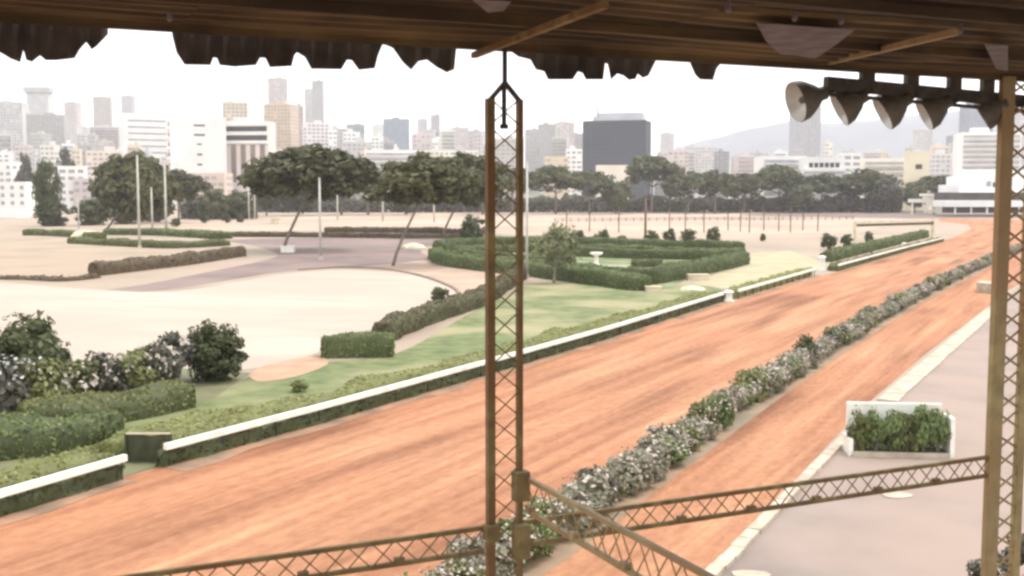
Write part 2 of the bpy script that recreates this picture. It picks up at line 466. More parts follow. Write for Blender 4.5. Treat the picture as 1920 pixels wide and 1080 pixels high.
ARENA = mat('arena_sand', (0.405, 0.345, 0.278), (0.30, 0.248, 0.195), scale=0.09, detail=12, bump=0.4, lo=0.22, hi=0.58, stretch=(0.5, 1.6, 1), rotz=R(20), c=(0.355, 0.285, 0.232), cscale=0.05)
ar = spl(GP((-250, 525), (0, 530), (150, 541), (330, 546), (520, 516), (620, 507), (700, 507), (790, 520), (850, 545), (835, 562), (790, 578), (715, 612), (620, 640), (590, 664), (470, 692), (300, 705), (100, 740), (-100, 780))) + [G(-600, 780), G(-600, 525)]
sheet('sand_arena', ar, 0.012, ARENA)
ROAD = mat('worn_asphalt', (0.174, 0.126, 0.113), (0.127, 0.091, 0.085), scale=0.4, detail=8, bump=0.15, c=(0.212, 0.150, 0.128), cscale=0.06)
rd = spl(GP((120, 552), (260, 535), (400, 508), (500, 487), (520, 476), (480, 462), (430, 450), (600, 446), (760, 447), (900, 449))) + spl(GP((870, 456), (800, 463), (790, 473), (808, 487), (700, 497), (640, 502), (520, 511), (330, 541), (160, 552)))
sheet('asphalt_road', rd, 0.004, ROAD)
PATH = mat('pale_path', (0.399, 0.291, 0.216), (0.322, 0.227, 0.166), scale=0.2, detail=7)
pp = spl(GP((640, 502), (720, 496), (808, 488), (840, 500), (930, 512), (1010, 522), (960, 532), (940, 545), (905, 556), (855, 553), (800, 522), (700, 506)))
sheet('path', pp, 0.006, PATH)
LAWN = mat('lawn', (0.165, 0.188, 0.078), (0.078, 0.105, 0.038), scale=0.9, detail=12, rough=0.95, bump=0.8, lo=0.30, hi=0.70, c=(0.27, 0.245, 0.135), cscale=0.13)
ln = spl(GP((400, 745), (480, 702), (600, 680), (745, 662), (860, 600), (925, 565), (1000, 532), (1100, 535), (1210, 548), (1290, 530), (1360, 545)))[:-1] + GP((1370, 566), (910, 704), (320, 868), (200, 800), (330, 760))
sheet('lawn', ln, 0.016, LAWN)
BED = mat('bed_soil', (0.138, 0.139, 0.070), (0.098, 0.091, 0.052), scale=0.6, detail=7, bump=0.5, c=(0.170, 0.167, 0.083), cscale=0.2)
sheet('planting_bed', GP((-400, 700), (100, 690), (330, 690), (470, 700), (400, 748), (330, 762), (200, 802), (320, 868), (240, 892), (0, 960), (-400, 1080)), 0.020, BED)
sheet('bare_patch', spl(GP((465, 705), (500, 685), (590, 668), (615, 682), (560, 705), (490, 716), (465, 705))), 0.024, mat('bare_earth', (0.429, 0.266, 0.170), (0.311, 0.192, 0.126), scale=0.5, detail=7))
FAR = mat('far_sand', (0.365, 0.278, 0.205), (0.285, 0.212, 0.158), scale=0.05, detail=9, c=(0.40, 0.305, 0.228), cscale=0.02)
sheet('far_field', GP((330, 432), (330, 413), (700, 402), (1200, 397), (1620, 399), (1700, 412), (1600, 440), (1400, 446), (900, 440), (600, 432)), 0.010, FAR)
FIELD = mat('left_field', (0.335, 0.262, 0.185), (0.250, 0.192, 0.135), scale=0.1, detail=9, c=(0.315, 0.23, 0.165), cscale=0.05)
sheet('sand_field', GP((-500, 525), (-500, 448), (60, 446), (300, 466), (430, 478), (300, 500), (170, 520), (60, 530)), 0.014, FIELD)
sheet('dirt_road', GP((1380, 404), (1500, 394), (1900, 396), (2200, 400), (2200, 412), (1900, 409), (1700, 410)), 0.012, mat('dark_dirt', (0.178, 0.130, 0.106), (0.130, 0.094, 0.077), scale=0.1))
CREAMG = mat('garden_gravel', (0.390, 0.355, 0.261), (0.308, 0.272, 0.190), scale=0.6, detail=6)
sheet('garden_ground', spl(GP((815, 480), (850, 460), (1000, 455), (1250, 462), (1395, 472), (1395, 497), (1300, 520), (1205, 546), (1000, 520), (850, 500), (815, 480))), 0.018, mat('garden_turf', (0.112, 0.148, 0.056), (0.076, 0.107, 0.035), scale=0.4, detail=6, c=(0.229, 0.248, 0.132), cscale=0.15))
sheet('garden_path', GP((1065, 497), (1240, 499), (1310, 503), (1290, 508), (1180, 506), (1065, 505)), 0.022, CREAMG)
sheet('sandy_verge', GP((1395, 476), (1480, 470), (1535, 488), (1540, 505), (1385, 542), (1350, 540), (1300, 532), (1340, 515), (1396, 500)), 0.02, mat('verge_sand', (0.390, 0.327, 0.214), (0.289, 0.264, 0.151), scale=0.3, detail=7))
STRIP = mat('verge_strip', (0.252, 0.200, 0.141), (0.178, 0.148, 0.096), scale=0.7, detail=8, bump=0.4, c=(0.311, 0.200, 0.126), cscale=0.35)
SHR = [G(*p) for p in ((985, 1035), (1100, 957), (1200, 888), (1300, 820), (1400, 752), (1500, 688), (1600, 626), (1700, 567), (1800, 518), (1880, 482), (1950, 455))]
SHR = [SHR[0] - td * 14] + SHR
rt = Vector((td.y, -td.x, 0))
st = [p - rt * 1.35 for p in SHR] + [p + rt * 1.15 for p in reversed(SHR)]
sheet('planted_strip', st, 0.014, STRIP)
APRON = mat('apron_concrete', (0.255, 0.200, 0.170), (0.165, 0.132, 0.113), scale=0.3, detail=10, rough=0.8, bump=0.1, lo=0.28, hi=0.60, c=(0.285, 0.212, 0.172), cscale=0.12)
ap = GP((1335, 1085), (1490, 915), (1630, 765), (1752, 662), (1850, 588), (1900, 546), (2020, 471)) + [G(2020, 471) + rt * 30, G(1335, 1085) + rt * 60 - td * 10, G(1335, 1085) + rt * 20 - td * 45, G(1335, 1085) - td * 45]
sheet('apron', ap, 0.020, APRON)

# kerbs: real steps
def kerb(a, b, w0, w1, h, n, label):
    o = thing('kerb', label, 'kerb', a)
    d = (b - a); L = d.length; d = d.normalized(); s = Vector((d.y, -d.x, 0))
    for i in range(n):
        t0, t1 = L * i / n + 0.02, L * (i + 1) / n - 0.02
        wa = w0 + (w1 - w0) * i / n; wb = w0 + (w1 - w0) * (i + 1) / n
        z = h + random.uniform(-0.012, 0.012); j = random.uniform(-0.02, 0.02)
        A, B = d * t0 + s * j, d * t1 + s * j
        v = [A, B, B + s * wb, A + s * wa]
        v = [Vector((q.x, q.y, -0.02)) for q in v] + [Vector((q.x, q.y, z)) for q in v]
        me = MB().add(v, [(0, 1, 2, 3), (7, 6, 5, 4), (0, 4, 5, 1), (1, 5, 6, 2), (2, 6, 7, 3), (3, 7, 4, 0)])
        me.build('kerb_stone', CONC, o)
    return o
kerb(G(1325, 1085) - td * 8, G(1598, 800), 0.36, 0.34, 0.14, 34, 'pale kerb running from the bottom edge up to the white planter')
kerb(G(1645, 752), G(1850, 580), 0.85, 0.95, 0.10, 24, 'wide pale kerb strip running away beyond the white planter')

# ================================================================== GRANDSTAND
stand = thing('grandstand', 'rusty steel grandstand frame with dark corrugated roof framing the view', 'grandstand', (C0.x, C0.y, 0))
O = Vector((C0.x, C0.y, 0))
def L(p): return Vector(p) - O
_a, _b = STAND(260, 60), STAND(1420, 127)
_sa, _sb = (_a - C0).dot(GV), (_b - C0).dot(GV)
TILT = (_b.z - _a.z) / (_sb - _sa)
ZR = _a.z - TILT * _sa + 0.06
def ZE(s): return ZR + TILT * s                          # the roof edge is not quite level
print('roof', ZR, TILT) #                                    # roof edge height
ZC = STAND(950, 186).z                                    # column shoulder
def lattice_column(base, wl, wr, sep, z_sh, apex, mat_, rod, lat=0.009, label=None):
    col_ = bpy.data.objects.new('lattice_column', None); COL.objects.link(col_); col_.parent = stand
    if label: col_['label'] = label
    bl, br = base - GV * sep / 2, base + GV * sep / 2
    lo = 0.0
    MB().bar(bl + Vector((0, 0, lo)), bl + Vector((0, 0, z_sh)), wl, 0.055, GV).build('chord', mat_, col_)
    MB().bar(br + Vector((0, 0, lo)), br + Vector((0, 0, z_sh)), wr, 0.055, GV).build('chord', mat_, col_)
    n = int((z_sh - lo) / 0.19)
    for i in range(n):
        za, zb = lo + (z_sh - lo) * i / n, lo + (z_sh - lo) * (i + 1) / n
        a, b = (bl, br) if i % 2 else (br, bl)
        for sg, (u_, w_) in ((1, (a, b)), (-1, (b, a))): MB().bar(u_ + Vector((0, 0, za)) + NV * 0.014 * sg, w_ + Vector((0, 0, zb)) + NV * 0.014 * sg, 0.006, lat, NV).build('lacing_bar', mat_, col_)
    if apex:
        A = base + Vector((0, 0, apex))
        for s in (bl, br): MB().bar(s + Vector((0, 0, z_sh - 0.01)), A, 0.03, 0.03, NV).build('cap_bar', STEEL_DARK, col_)
        MB().tube([A, Vector((A.x, A.y, rod))], 0.018, 8).build('hanger_rod', STEEL_DARK, col_)
        q = A - GV * 0.015 - NV * 0.02
        MB().tube([q, q - Vector((0, 0, 0.30))], 0.017, 8).build('drop_rod', STEEL_DARK, col_)
        MB().box(-0.03, 0.03, -0.03, 0.03, -0.33, -0.30).build('rod_nut', STEEL_DARK, col_, q)
    MB().bar(base - GV * 0.3 + Vector((0, 0, 0.03)), base + GV * 0.3 + Vector((0, 0, 0.03)), 0.4, 0.04).build('base_plate', mat_, col_)
    for o in col_.children:
        o.location = Vector(o.location) - O
    return col_
c_mid = Vector((0, 0, 0)) + O + GV * 0.02
lattice_column(c_mid, 0.058, 0.036, 0.235, ZC, STAND(945, 155).z, RUST, ZR + 0.02, label='slim rusty lattice column in the middle with pointed top')
c_right = O + GV * 5.07
lattice_column(c_right + GV * 0.16, 0.155, 0.09, 0.34, ZE(5.2) - 0.01, None, OLIVE, 0, lat=0.022, label='broad olive painted lattice column at the right edge')
lattice_column(O - GV * 5.2, 0.08, 0.05, 0.235, ZC, ZC + 0.1, RUST, ZR + 0.02)
lattice_column(O - NV * 6.0 + GV * 0.1, 0.08, 0.05, 0.235, ZR - 0.02, None, RUST, 0)

def lattice_beam(p, q, dz, mt, w=0.035, pitch=0.17, lat=0.009, side=None):
    b = bpy.data.objects.new('lattice_beam', None); COL.objects.link(b); b.parent = stand
    d = q - p; n = int(d.length / pitch)
    D = Vector((0, 0, dz))
    for a in (p, p - D): MB().bar(L(a), L(a + d), w, 0.032).build('chord', mt, b)
    for i in range(n):
        s0, s1 = p + d * (i / n), p + d * ((i + 1) / n)
        u, v = (s0, s1 - D) if i % 2 else (s0 - D, s1)
        u2, v2 = (s0 - D, s1) if i % 2 else (s0, s1 - D)
        for sg, (e0, e1) in ((1, (u, v)), (-1, (u2, v2))):
            sh = Vector((-d.y, d.x, 0)).normalized() * 0.01 * sg
            MB().bar(L(e0 + sh), L(e1 + sh), 0.006, lat).build('lacing_bar', mt, b)
        if i % 4 == 0:
            MB().bar(L(s0 - D + Vector((0, 0, 0.02))), L(s0 - D + d.normalized() * 0.07 + Vector((0, 0, 0.02))), w * 1.4, 0.05).build('joint_plate', mt, b)
    return b
zt = STAND(945, 984).z; zb = STAND(945, 1027).z
p0 = Vector((c_mid.x, c_mid.y, zt))
lattice_beam(p0 + GV * 0.15, p0 + GV * 4.98, zt - zb, RUST)
lattice_beam(p0 - GV * 5.05, p0 - GV * 0.17, zt - zb, RUST)
zt2 = STAND(985, 893).z
p1 = Vector((c_mid.x, c_mid.y, zt2)) + GV * 0.15
lattice_beam(p1 - NV * 0.08, p1 - NV * 5.9, 0.24, OLIVE)
# gusset boxes on the middle column
for (xa, xb, ya, yb) in ((962, 991, 884, 938), (962, 992, 984, 1046), (908, 934, 985, 1012)):
    a, b = STAND((xa + xb) / 2, ya, -0.06), STAND((xa + xb) / 2, yb, -0.06)
    w = (xb - xa) / F * 8
    MB().bar(L(a), L(b), w, 0.09, GV).build('gusset_plate', RUST, stand)

# corrugated roof: each long sheet a part
prof = [(0, 0), (0.07, 0), (0.10, 0.05), (0.19, 0.05), (0.22, 0)]
pitch = 0.22
SL = 0.012                                                # slight fall to the front
n_rib = 38
def roof_strip(s0, s1, i0, i1, dz=0.0, droop=0.0):
    pts = []
    for i in range(i0, i1):
        for (a, z) in prof[:-1]: pts.append((i * pitch + a, z))
    pts.append((i1 * pitch, 0))
    v = []; f = []
    k = len(pts)
    for s in np.linspace(s0, s1, 9):
        for (b, z) in pts:
            wv = 0.012 * math.sin(s * 1.3 + b * 2.1)
            q = GV * s - NV * b + Vector((0, 0, ZE(s) + z + b * SL + dz + wv)); v.append(q)
    for i in range(8):
        for j in range(k - 1): f.append((i * k + j, i * k + j + 1, (i + 1) * k + j + 1, (i + 1) * k + j))
    k2 = len(v)
    v += [q + Vector((0, 0, 0.006)) for q in v]
    f += [tuple(x + k2 for x in reversed(q)) for q in f]
    return MB().add(v, f)
sx = [-11.0, -8.1, -5.2, -2.3, 0.6, 3.5, 6.4, 9.3, 12.2]
for j in range(len(sx) - 1):
    for (i0, i1) in ((0, 9), (9, 18), (18, 28), (28, 38)):
        roof_strip(sx[j] + 0.01, sx[j + 1] + 0.06, i0, i1, 0.007 * ((j + i0) % 2)).build('roof_sheet', ROOF_IN, stand)
# edge angle of the roof and purlins
MB().bar(GV * -11 + NV * 0.02 + Vector((0, 0, ZE(-11) - 0.015)), GV * 12 + NV * 0.02 + Vector((0, 0, ZE(12) - 0.015)), 0.05, 0.06).build('edge_angle', ROOF_IN, stand)
for b in (1.1, 2.35, 3.6, 5.0, 6.4):
    MB().bar(GV * -11 - NV * b + Vector((0, 0, ZE(-11) - 0.03 + b * SL)), GV * 12 - NV * b + Vector((0, 0, ZE(12) - 0.03 + b * SL)), 0.05, 0.06).build('purlin', ROOF_IN, stand)
# ragged hanging skirt, one sheet per piece
def skirt(poly, label=None):
    v = []
    xs0 = poly[0][0]; x1 = poly[-1][0]
    top = []; bot = []
    # dense columns
    x = xs0
    cols = []
    for (xa, ya), (xb, yb) in zip(poly[:-1], poly[1:]):
        n = max(1, int((xb - xa) / 6))
        for i in range(n): cols.append((xa + (xb - xa) * i / n, ya + (yb - ya) * i / n))
    cols.append(poly[-1])
    for (x, y) in cols:
        off = 0.055 + 0.016 * math.sin(x / 5.2) + 0.01 * math.sin(x / 31.0)
        b = STAND(x, y, off); t = Vector((b.x, b.y, ZE((b - O).dot(GV)) - 0.015))
        if t.z - b.z < 0.02: b.z = t.z - 0.02
        top.append(t - O); bot.append(b - O)
    n = len(top)
    v = top + bot + [q + NV * 0.006 for q in top] + [q + NV * 0.006 for q in bot]
    f = []
    for i in range(n - 1):
        f.append((i, i + 1, n + i + 1, n + i)); f.append((2 * n + i, 3 * n + i, 3 * n + i + 1, 2 * n + i + 1)); f.append((n + i, n + i + 1, 3 * n + i + 1, 3 * n + i))
    f.append((0, n, 3 * n, 2 * n)); f.append((n - 1, 3 * n - 1, 4 * n - 1, 2 * n - 1)[::-1])
    o = MB().add(v, f).build('hanging_skirt', FASCIA, stand)
    if label: o['label'] = label
skirt([(-60, 95), (-20, 112), (0, 98), (20, 110), (38, 117), (44, 94), (49, 112), (60, 116), (75, 104), (86, 113), (105, 113), (140, 109), (150, 92), (162, 79), (172, 93), (182, 86), (203, 64)], 'torn dark skirt sheet at the top left corner')
skirt([(323, 66), (331, 98), (346, 121), (395, 122), (400, 108), (407, 109), (412, 122), (440, 125), (480, 122), (488, 108), (498, 109), (506, 126), (547, 124), (552, 104), (557, 98), (572, 107), (584, 129), (640, 130), (651, 112), (660, 113), (673, 131), (703, 128), (709, 104), (718, 82)], 'long torn dark skirt sheet left of the middle column')
skirt([(722, 84), (737, 90), (755, 116), (771, 131), (785, 115), (801, 112), (818, 125), (838, 136), (852, 130), (856, 90)], 'short torn dark skirt sheet beside the middle column')
skirt([(952, 92), (972, 106), (995, 112), (1005, 130), (1021, 134), (1028, 149), (1074, 149), (1084, 134), (1093, 137), (1099, 149), (1131, 149), (1135, 118), (1140, 120), (1146, 149), (1158, 138), (1170, 142), (1180, 150), (1192, 148), (1196, 138), (1206, 146), (1216, 142), (1231, 112)], 'torn dark skirt sheet right of the middle column')
skirt([(1295, 120), (1304, 140), (1313, 149), (1337, 150), (1344, 128), (1350, 121)], 'single hanging tab of dark skirt sheet')
# pale sheets under the roof; light through translucent panels put into their colour
PALE = mat('pale_roof_patch', (0.25, 0.22, 0.225), (0.16, 0.14, 0.145), scale=6, rough=0.7, trans=0.3)
def on_roof(px, py, dz):
    d = ray(px, py); zz = ZR
    for _ in range(6):
        t = (zz + dz - CAM_H) / d.z; q = Vector((0, 0, CAM_H)) + d * t - O; zz = ZE(q.dot(GV)) - q.dot(NV) * SL
    return Vector((0, 0, CAM_H)) + d * t
for poly in ([(1418, 42), (1602, 55), (1568, 82), (1530, 108), (1462, 100), (1436, 75)], [(886, -2), (958, 2), (945, 18), (915, 22)], [(1846, 82), (1890, 84), (1890, 132), (1868, 128)]):
    P = [on_roof(x, y, -0.068) for x, y in poly]
    n = len(P)
    v = [L(p) for p in P] + [L(p) + Vector((0, 0, -0.006)) for p in P]
    f = [tuple(range(n)), tuple(range(n, 2 * n))[::-1]] + [(i, (i + 1) % n, n + (i + 1) % n, n + i) for i in range(n)]
    MB().add(v, f).build('pale_patch', PALE, stand)
for (x, y) in ((1490, 36), (1577, 42), (1800, 60), (1365, 18), (318, 36)):
    p = on_roof(x, y, -0.05)
    MB().lathe([(0.0, 0.05), (0.015, 0.05), (0.018, 0.0), (0.011, -0.012), (0.0, -0.015)], 10).build('lamp_holder', PALE, stand, L(p))
# slanting braces under the roof
for (a, b, w) in (((888, 104), (1135, 8), 0.04), ((1548, 118), (1792, 60), 0.045)):
    pa, pb = STAND(*a, 0.03), on_roof(*b, -0.10)
    MB().bar(L(pa), L(pb), w, 0.04).build('brace', RUST if a[0] < 1000 else OLIVE, stand)

# ---- floodlights on their bar
LAMP = mat('lamp_housing', (0.135, 0.118, 0.092), (0.08, 0.07, 0.055), scale=9, rough=0.6)
ALU = mat('reflector_inside', (0.66, 0.64, 0.58), (0.5, 0.48, 0.44), scale=3, rough=0.35, spec=0.5, metal=0.2)
pa, pb = STAND(1548, 156, 0.06), STAND(1930, 191, 0.06)
lb = thing('light_bar', 'dark steel bar carrying five floodlights below the roof edge', 'light bar', pa)
MB().bar((0, 0, 0), pb - pa, 0.06, 0.11).build('bar', STEEL_DARK, lb)
MB().bar(Vector((0, 0, -0.09)), pb - pa + Vector((0, 0, -0.09)), 0.03, 0.03).build('conduit', STEEL_DARK, lb)
for x in (1625, 1708, 1788, 1850):
    q = STAND(x, 161 + (x - 1548) * 36 / 382, 0.06)
    top = Vector((q.x, q.y, ZE((q - O).dot(GV)) - 0.02)) 
    MB().bar(q - pa, top - pa, 0.14, 0.05, GV).build('bracket', STEEL_DARK, lb)
right = Vector((1, 0, 0)); up = Vector((0, SP, CP)); fwd = Vector((0, CP, -SP))
def floodlight(cx, cy, r_px, ax, label, arm_to):
    c = STAND(cx, cy, 0.12); dist = (c - Vector((0, 0, CAM_H))).dot(fwd)
    r = r_px / F * dist
    axis = (right * ax[0] + up * ax[1] - fwd * ax[2]).normalized()
    q = axis.to_track_quat('Z', 'Y')
    o = thing('floodlight', label, 'floodlight', c, 0, 'floodlights under the roof edge')
    o.rotation_mode = 'QUATERNION'; o.rotation_quaternion = q
    DK_ = 0.62
    prof_o = [(r * 1.0, 0.03), (r * 1.03, 0.01), (r * 0.97, -0.05), (r * 0.82, -0.15 * r / 0.165 * DK_), (r * 0.55, -0.26 * r / 0.165 * DK_), (r * 0.36, -0.31 * r / 0.165 * DK_), (r * 0.34, -0.4 * r / 0.165 * DK_), (0.0, -0.42 * r / 0.165 * DK_)]
    MB().lathe(prof_o, 28).build('housing', LAMP, o, smooth=True)
    MB().lathe([(r * 0.99, 0.028), (r * 0.9, -0.03), (r * 0.72, -0.12 * r / 0.165 * DK_), (r * 0.45, -0.2 * r / 0.165 * DK_), (0.0, -0.24 * r / 0.165 * DK_)], 28).build('reflector', ALU, o, smooth=True)
    MB().lathe([(0.0, 0.0), (r * 0.16, -0.02), (r * 0.22, -0.09), (r * 0.16, -0.16), (0.05, -0.2)], 12).build('bulb', PALE, o, smooth=True)
    # yoke arm to the bar, in the lamp's own axes
    e = STAND(*arm_to, 0.07) - c; e.rotate(q.inverted())
    b0 = Vector((0, 0, -0.34 * r / 0.165 * DK_))
    MB().bar(b0, e, 0.05, 0.045).build('arm', STEEL_DARK, o)
    MB().bar(e - Vector((0.0, 0, 0.04)), e + Vector((0, 0, 0.04)), 0.09, 0.09).build('clamp', STEEL_DARK, o)
floodlight(1497, 190, 38, (-0.88, -0.30, 0.16), 'leftmost floodlight, its pale bowl turned most towards the viewer', (1575, 163))
floodlight(1579, 203, 33, (-0.86, -0.46, -0.10), 'second floodlight from the left below the roof edge', (1625, 168))
floodlight(1660, 210, 34, (-0.86, -0.50, -0.12), 'middle one of the five floodlights below the roof edge', (1710, 176))
floodlight(1738, 212, 32, (-0.86, -0.46, -0.16), 'fourth floodlight from the left below the roof edge', (1790, 184))
floodlight(1846, 215, 29, (-0.80, -0.5, -0.40), 'dark floodlight nearest the olive column at the right', (1872, 190))

# ================================================================== RAILS AND HEDGES BESIDE THE TRACK
def running_rail(label, pts, h, post=2.4, rw=0.16, rh=0.20):
    org = Vector(pts[0]); o = thing('running_rail', label, 'rail', org)
    b = MB()
    path = [Vector(p) - org for p in pts]
    for a, c in zip(path[:-1], path[1:]):
        d = (c - a).normalized()
        MB().bar(a + Vector((0, 0, h)) - d * 0.01, c + Vector((0, 0, h)) + d * 0.01, rw, rh).build('rail', WHITE, o)
    me = MB().box(-0.035, 0.035, -0.035, 0.035, -0.05, h - rh / 2 + 0.005)
    me = mesh('post', me.v, me.f, STEEL_DARK)
    for a, c in zip(path[:-1], path[1:]):
        n = max(1, int((c - a).length / post))
        for i in range(n + 1):
            t = min(max(i / n, 0.25 / (c - a).length), 1 - 0.25 / (c - a).length)
            s_ = Vector((-(c - a).y, (c - a).x, 0)).normalized() * 0.12; link('post', me, o, a.lerp(c, t) + s_)
    return o
HR = 0.72
def railpx(pp): return [Vector((p.x, p.y, 0)) for p in (G(x, y, HR) for x, y in pp)]
rA = railpx([(-160, 972), (235, 858)]); rB = railpx([(310, 838), (610, 760), (910, 679), (1140, 615), (1360, 549)]); rC = railpx([(1385, 545), (1530, 504)]); rD = railpx([(1572, 497), (1700, 463), (1770, 446)])
running_rail('white running rail at the lower left corner before the gap', rA, HR)
running_rail('long white running rail along the inside of the dirt track', rB, HR)
running_rail('far white running rail ending at the white post', rC, HR)
running_rail('farthest white rail towards the bend of the track', rD, HR)
def off(pts, d):
    r = []
    for i, p in enumerate(pts):
        t = (pts[min(i + 1, len(pts) - 1)] - pts[max(i - 1, 0)]).normalized(); s = Vector((-t.y, t.x, 0))
        r.append(p + s * d)
    return r
hedge('clipped hedge behind the lower left rail', off(rA, 1.05), 0.84, 1.35, LEAF_BRIGHT, LEAF_MID, 110, 0.065, wob=0.15)
hedge('long low light green hedge behind the long white rail', off([rB[0].lerp(rB[1], 0.06)] + rB[1:], 1.3), 0.78, 1.9, LEAF_BRIGHT, LEAF_MID, 110, 0.065, wob=0.15)
seg0 = [rB[0].lerp(rB[1], 0.0), rB[0].lerp(rB[1], 0.35), rB[0].lerp(rB[1], 0.8)]
hedge('broad light green trimmed hedge between the rail gap and the lawn', off(seg0, 3.0), 0.72, 2.2, LEAF_BRIGHT, LEAF_MID, 90, 0.065, wob=0.2, taper=0.3)
hedge('dark leaf strip added as shade under the long white rail', off(rB, 0.26), 0.50, 0.34, LEAF_DARK, LEAF_DARK, 90, 0.06, cat='added shade strip')  # dark leaf row added to paint the shaded hedge face below the rail
hedge('dark leaf strip added as shade under the lower left rail', off(rA, 0.26), 0.50, 0.34, LEAF_DARK, LEAF_DARK, 90, 0.06, cat='added shade strip')  # same added row of painted shade below the lower left rail
hedge('low hedge behind the far white rail', off(rC, 0.9), 0.75, 1.2, LEAF_BRIGHT, LEAF_MID, 60, 0.09)
hedge('low hedge beside the bend of the track', off(rD, 0.66), 0.7, 1.2, LEAF_MID, LEAF_DARK, 50, 0.1)
# dusty margin of the track, darkened with painted shade along the rails
MARG = mat('dust_shade_margin', (0.27, 0.175, 0.115), (0.17, 0.12, 0.08), scale=0.8, detail=9, rough=0.95, bump=0.5, c=(0.36, 0.20, 0.125), cscale=0.5)
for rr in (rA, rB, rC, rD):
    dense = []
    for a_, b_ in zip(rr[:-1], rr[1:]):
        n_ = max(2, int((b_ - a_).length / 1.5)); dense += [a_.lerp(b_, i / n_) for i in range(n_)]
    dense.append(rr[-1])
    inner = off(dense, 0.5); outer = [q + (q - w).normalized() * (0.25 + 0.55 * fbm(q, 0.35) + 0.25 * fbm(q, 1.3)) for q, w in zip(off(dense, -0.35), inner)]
    sheet('dust_shade_margin', inner + outer[::-1], 0.022, MARG)
# dark gate panel in the gap of the rail
ga, gb = G(228, 872), G(322, 868)
gate = thing('gate_panel', 'dark green canvas panel closing the gap in the rail', 'gate', G(275, 868))
GM = mat('green_canvas', (0.065, 0.07, 0.035), (0.042, 0.046, 0.024), scale=3, bump=0.2)
org = gate.location
q0, q1 = G(237, 868), G(322, 868)
nn = 10; bb = MB(); vv = []; 
for i in range(nn + 1):
    t = i / nn; p = q0.lerp(q1, t) - org; s = Vector((0.05 * math.sin(t * 19), 0.06 * math.cos(t * 15), 0))
    vv += [p + s + Vector((0, 0, 0.0)), p + s * 0.6 + Vector((0, 0, 0.95 + 0.03 * math.sin(t * 9)))]
ff = [(2 * i, 2 * i + 2, 2 * i + 3, 2 * i + 1) for i in range(nn)]
k = len(vv); vv += [v + Vector((0.012, 0.012, 0)) for v in vv]; ff += [tuple(x + k for x in reversed(f)) for f in ff]
bb.add(vv, ff).build('canvas', GM, gate)
for q in (q0, q1): MB().bar(q - org - Vector((0, 0, 0.05)), q - org + Vector((0, 0, 1.0)), 0.06, 0.06).build('post', GM, gate)
MB().bar(q0 - org + Vector((0, 0, 1.0)), q1 - org + Vector((0, 0, 1.0)), 0.06, 0.05).build('top_rail', CREAM, gate)
# marker posts on the track side
def marker(px, py, h, w, label):
    o = thing('marker_post', label, 'post', G(px, py))
    MB().box(-w / 2, w / 2, -w / 2, w / 2, -0.05, h).build('shaft', WHITE, o)
    MB().lathe([(w * 0.85, h), (w * 0.85, h + 0.1), (w * 0.5, h + 0.2), (0, h + 0.24)], 8).build('cap', WHITE, o)
    MB().box(-w * 0.8, w * 0.8, -w * 0.8, w * 0.8, -0.05, 0.15).build('plinth', WHITE, o)
marker(1541, 507, 1.5, 0.55, 'squat white marker post where the rail meets the clipped hedges')
marker(1366, 566, 0.75, 0.5, 'short white post at the gap between the two rails')
marker(1695, 468, 0.9, 0.5, 'small white marker beside the far rail')

# hedges of the inner garden, lawn and left side
DK = LEAF_DARK
hedge('box clipped green hedge block at the end of the lawn', GP((605, 668), (738, 667)), 1.25, 1.6, LEAF_GREEN, LEAF_DARK, 120, 0.07)
hedge('long brownish hedge rising from the lawn to the middle column', spl(GP((715, 640), (780, 612), (850, 588), (905, 568), (945, 540), (975, 523)), 3), 1.15, 1.5, LEAF_BROWN, LEAF_DARK, 90, 0.08)
hedge('long brown faced hedge beside the asphalt road', spl(GP((178, 517), (260, 507), (350, 496), (452, 480)), 3), 1.35, 1.6, LEAF_BROWN, LEAF_BROWN, 45, 0.11)
hedge('low hedge curving behind the brown faced hedge', spl(GP((140, 456), (250, 462), (330, 465), (420, 460)), 3), 1.0, 3.0, LEAF_MID, LEAF_DARK, 30, 0.14)
hedge('dark low hedge left of the tall white pole', spl(GP((50, 441), (120, 443), (190, 449)), 3), 1.2, 2.2, LEAF_MID, LEAF_DARK, 25, 0.15)
hedge('short low hedge in front of the left pines', spl(GP((200, 440), (300, 441), (420, 448)), 3), 1.3, 4.0, LEAF_GREEN, LEAF_DARK, 20, 0.18)
hedge('thin long hedge along the far side of the road', GP((425, 444), (600, 445), (750, 447), (900, 447)), 0.95, 1.4, LEAF_BROWN, LEAF_BROWN, 26, 0.15)
hedge('second thin hedge beyond the far side of the road', GP((610, 435), (740, 436), (860, 438)), 1.1, 1.5, LEAF_BROWN, LEAF_BROWN, 22, 0.17)
hedge('outer front hedge of the round garden', spl(GP((815, 482), (835, 496), (910, 507), (1005, 518), (1110, 532), (1205, 545)), 4), 1.45, 2.0, LEAF_GREEN, LEAF_DARK, 50, 0.10)
hedge('right front hedge of the round garden', spl(GP((1214, 533), (1300, 516), (1392, 495)), 4), 1.55, 2.0, LEAF_GREEN, LEAF_DARK, 50, 0.10)
hedge('rear hedge of the round garden', spl(GP((822, 471), (865, 463), (960, 461), (1100, 463), (1250, 468), (1392, 473)), 3), 1.5, 2.0, LEAF_GREEN, LEAF_DARK, 34, 0.13)
hedge('inner hedge left of the small white pedestal', spl(GP((860, 483), (930, 491), (1000, 497), (1070, 503)), 4), 1.2, 1.7, LEAF_GREEN, LEAF_DARK, 40, 0.11)
hedge('inner hedge behind the small white pedestal', spl(GP((1060, 480), (1150, 483), (1240, 486), (1330, 486), (1388, 481)), 4), 1.25, 1.7, LEAF_GREEN, LEAF_DARK, 40, 0.11)
hedge('short inner hedge right of the small white pedestal', spl(GP((1185, 500), (1240, 500)), 4), 0.9, 2.4, LEAF_MID, LEAF_DARK, 40, 0.11)
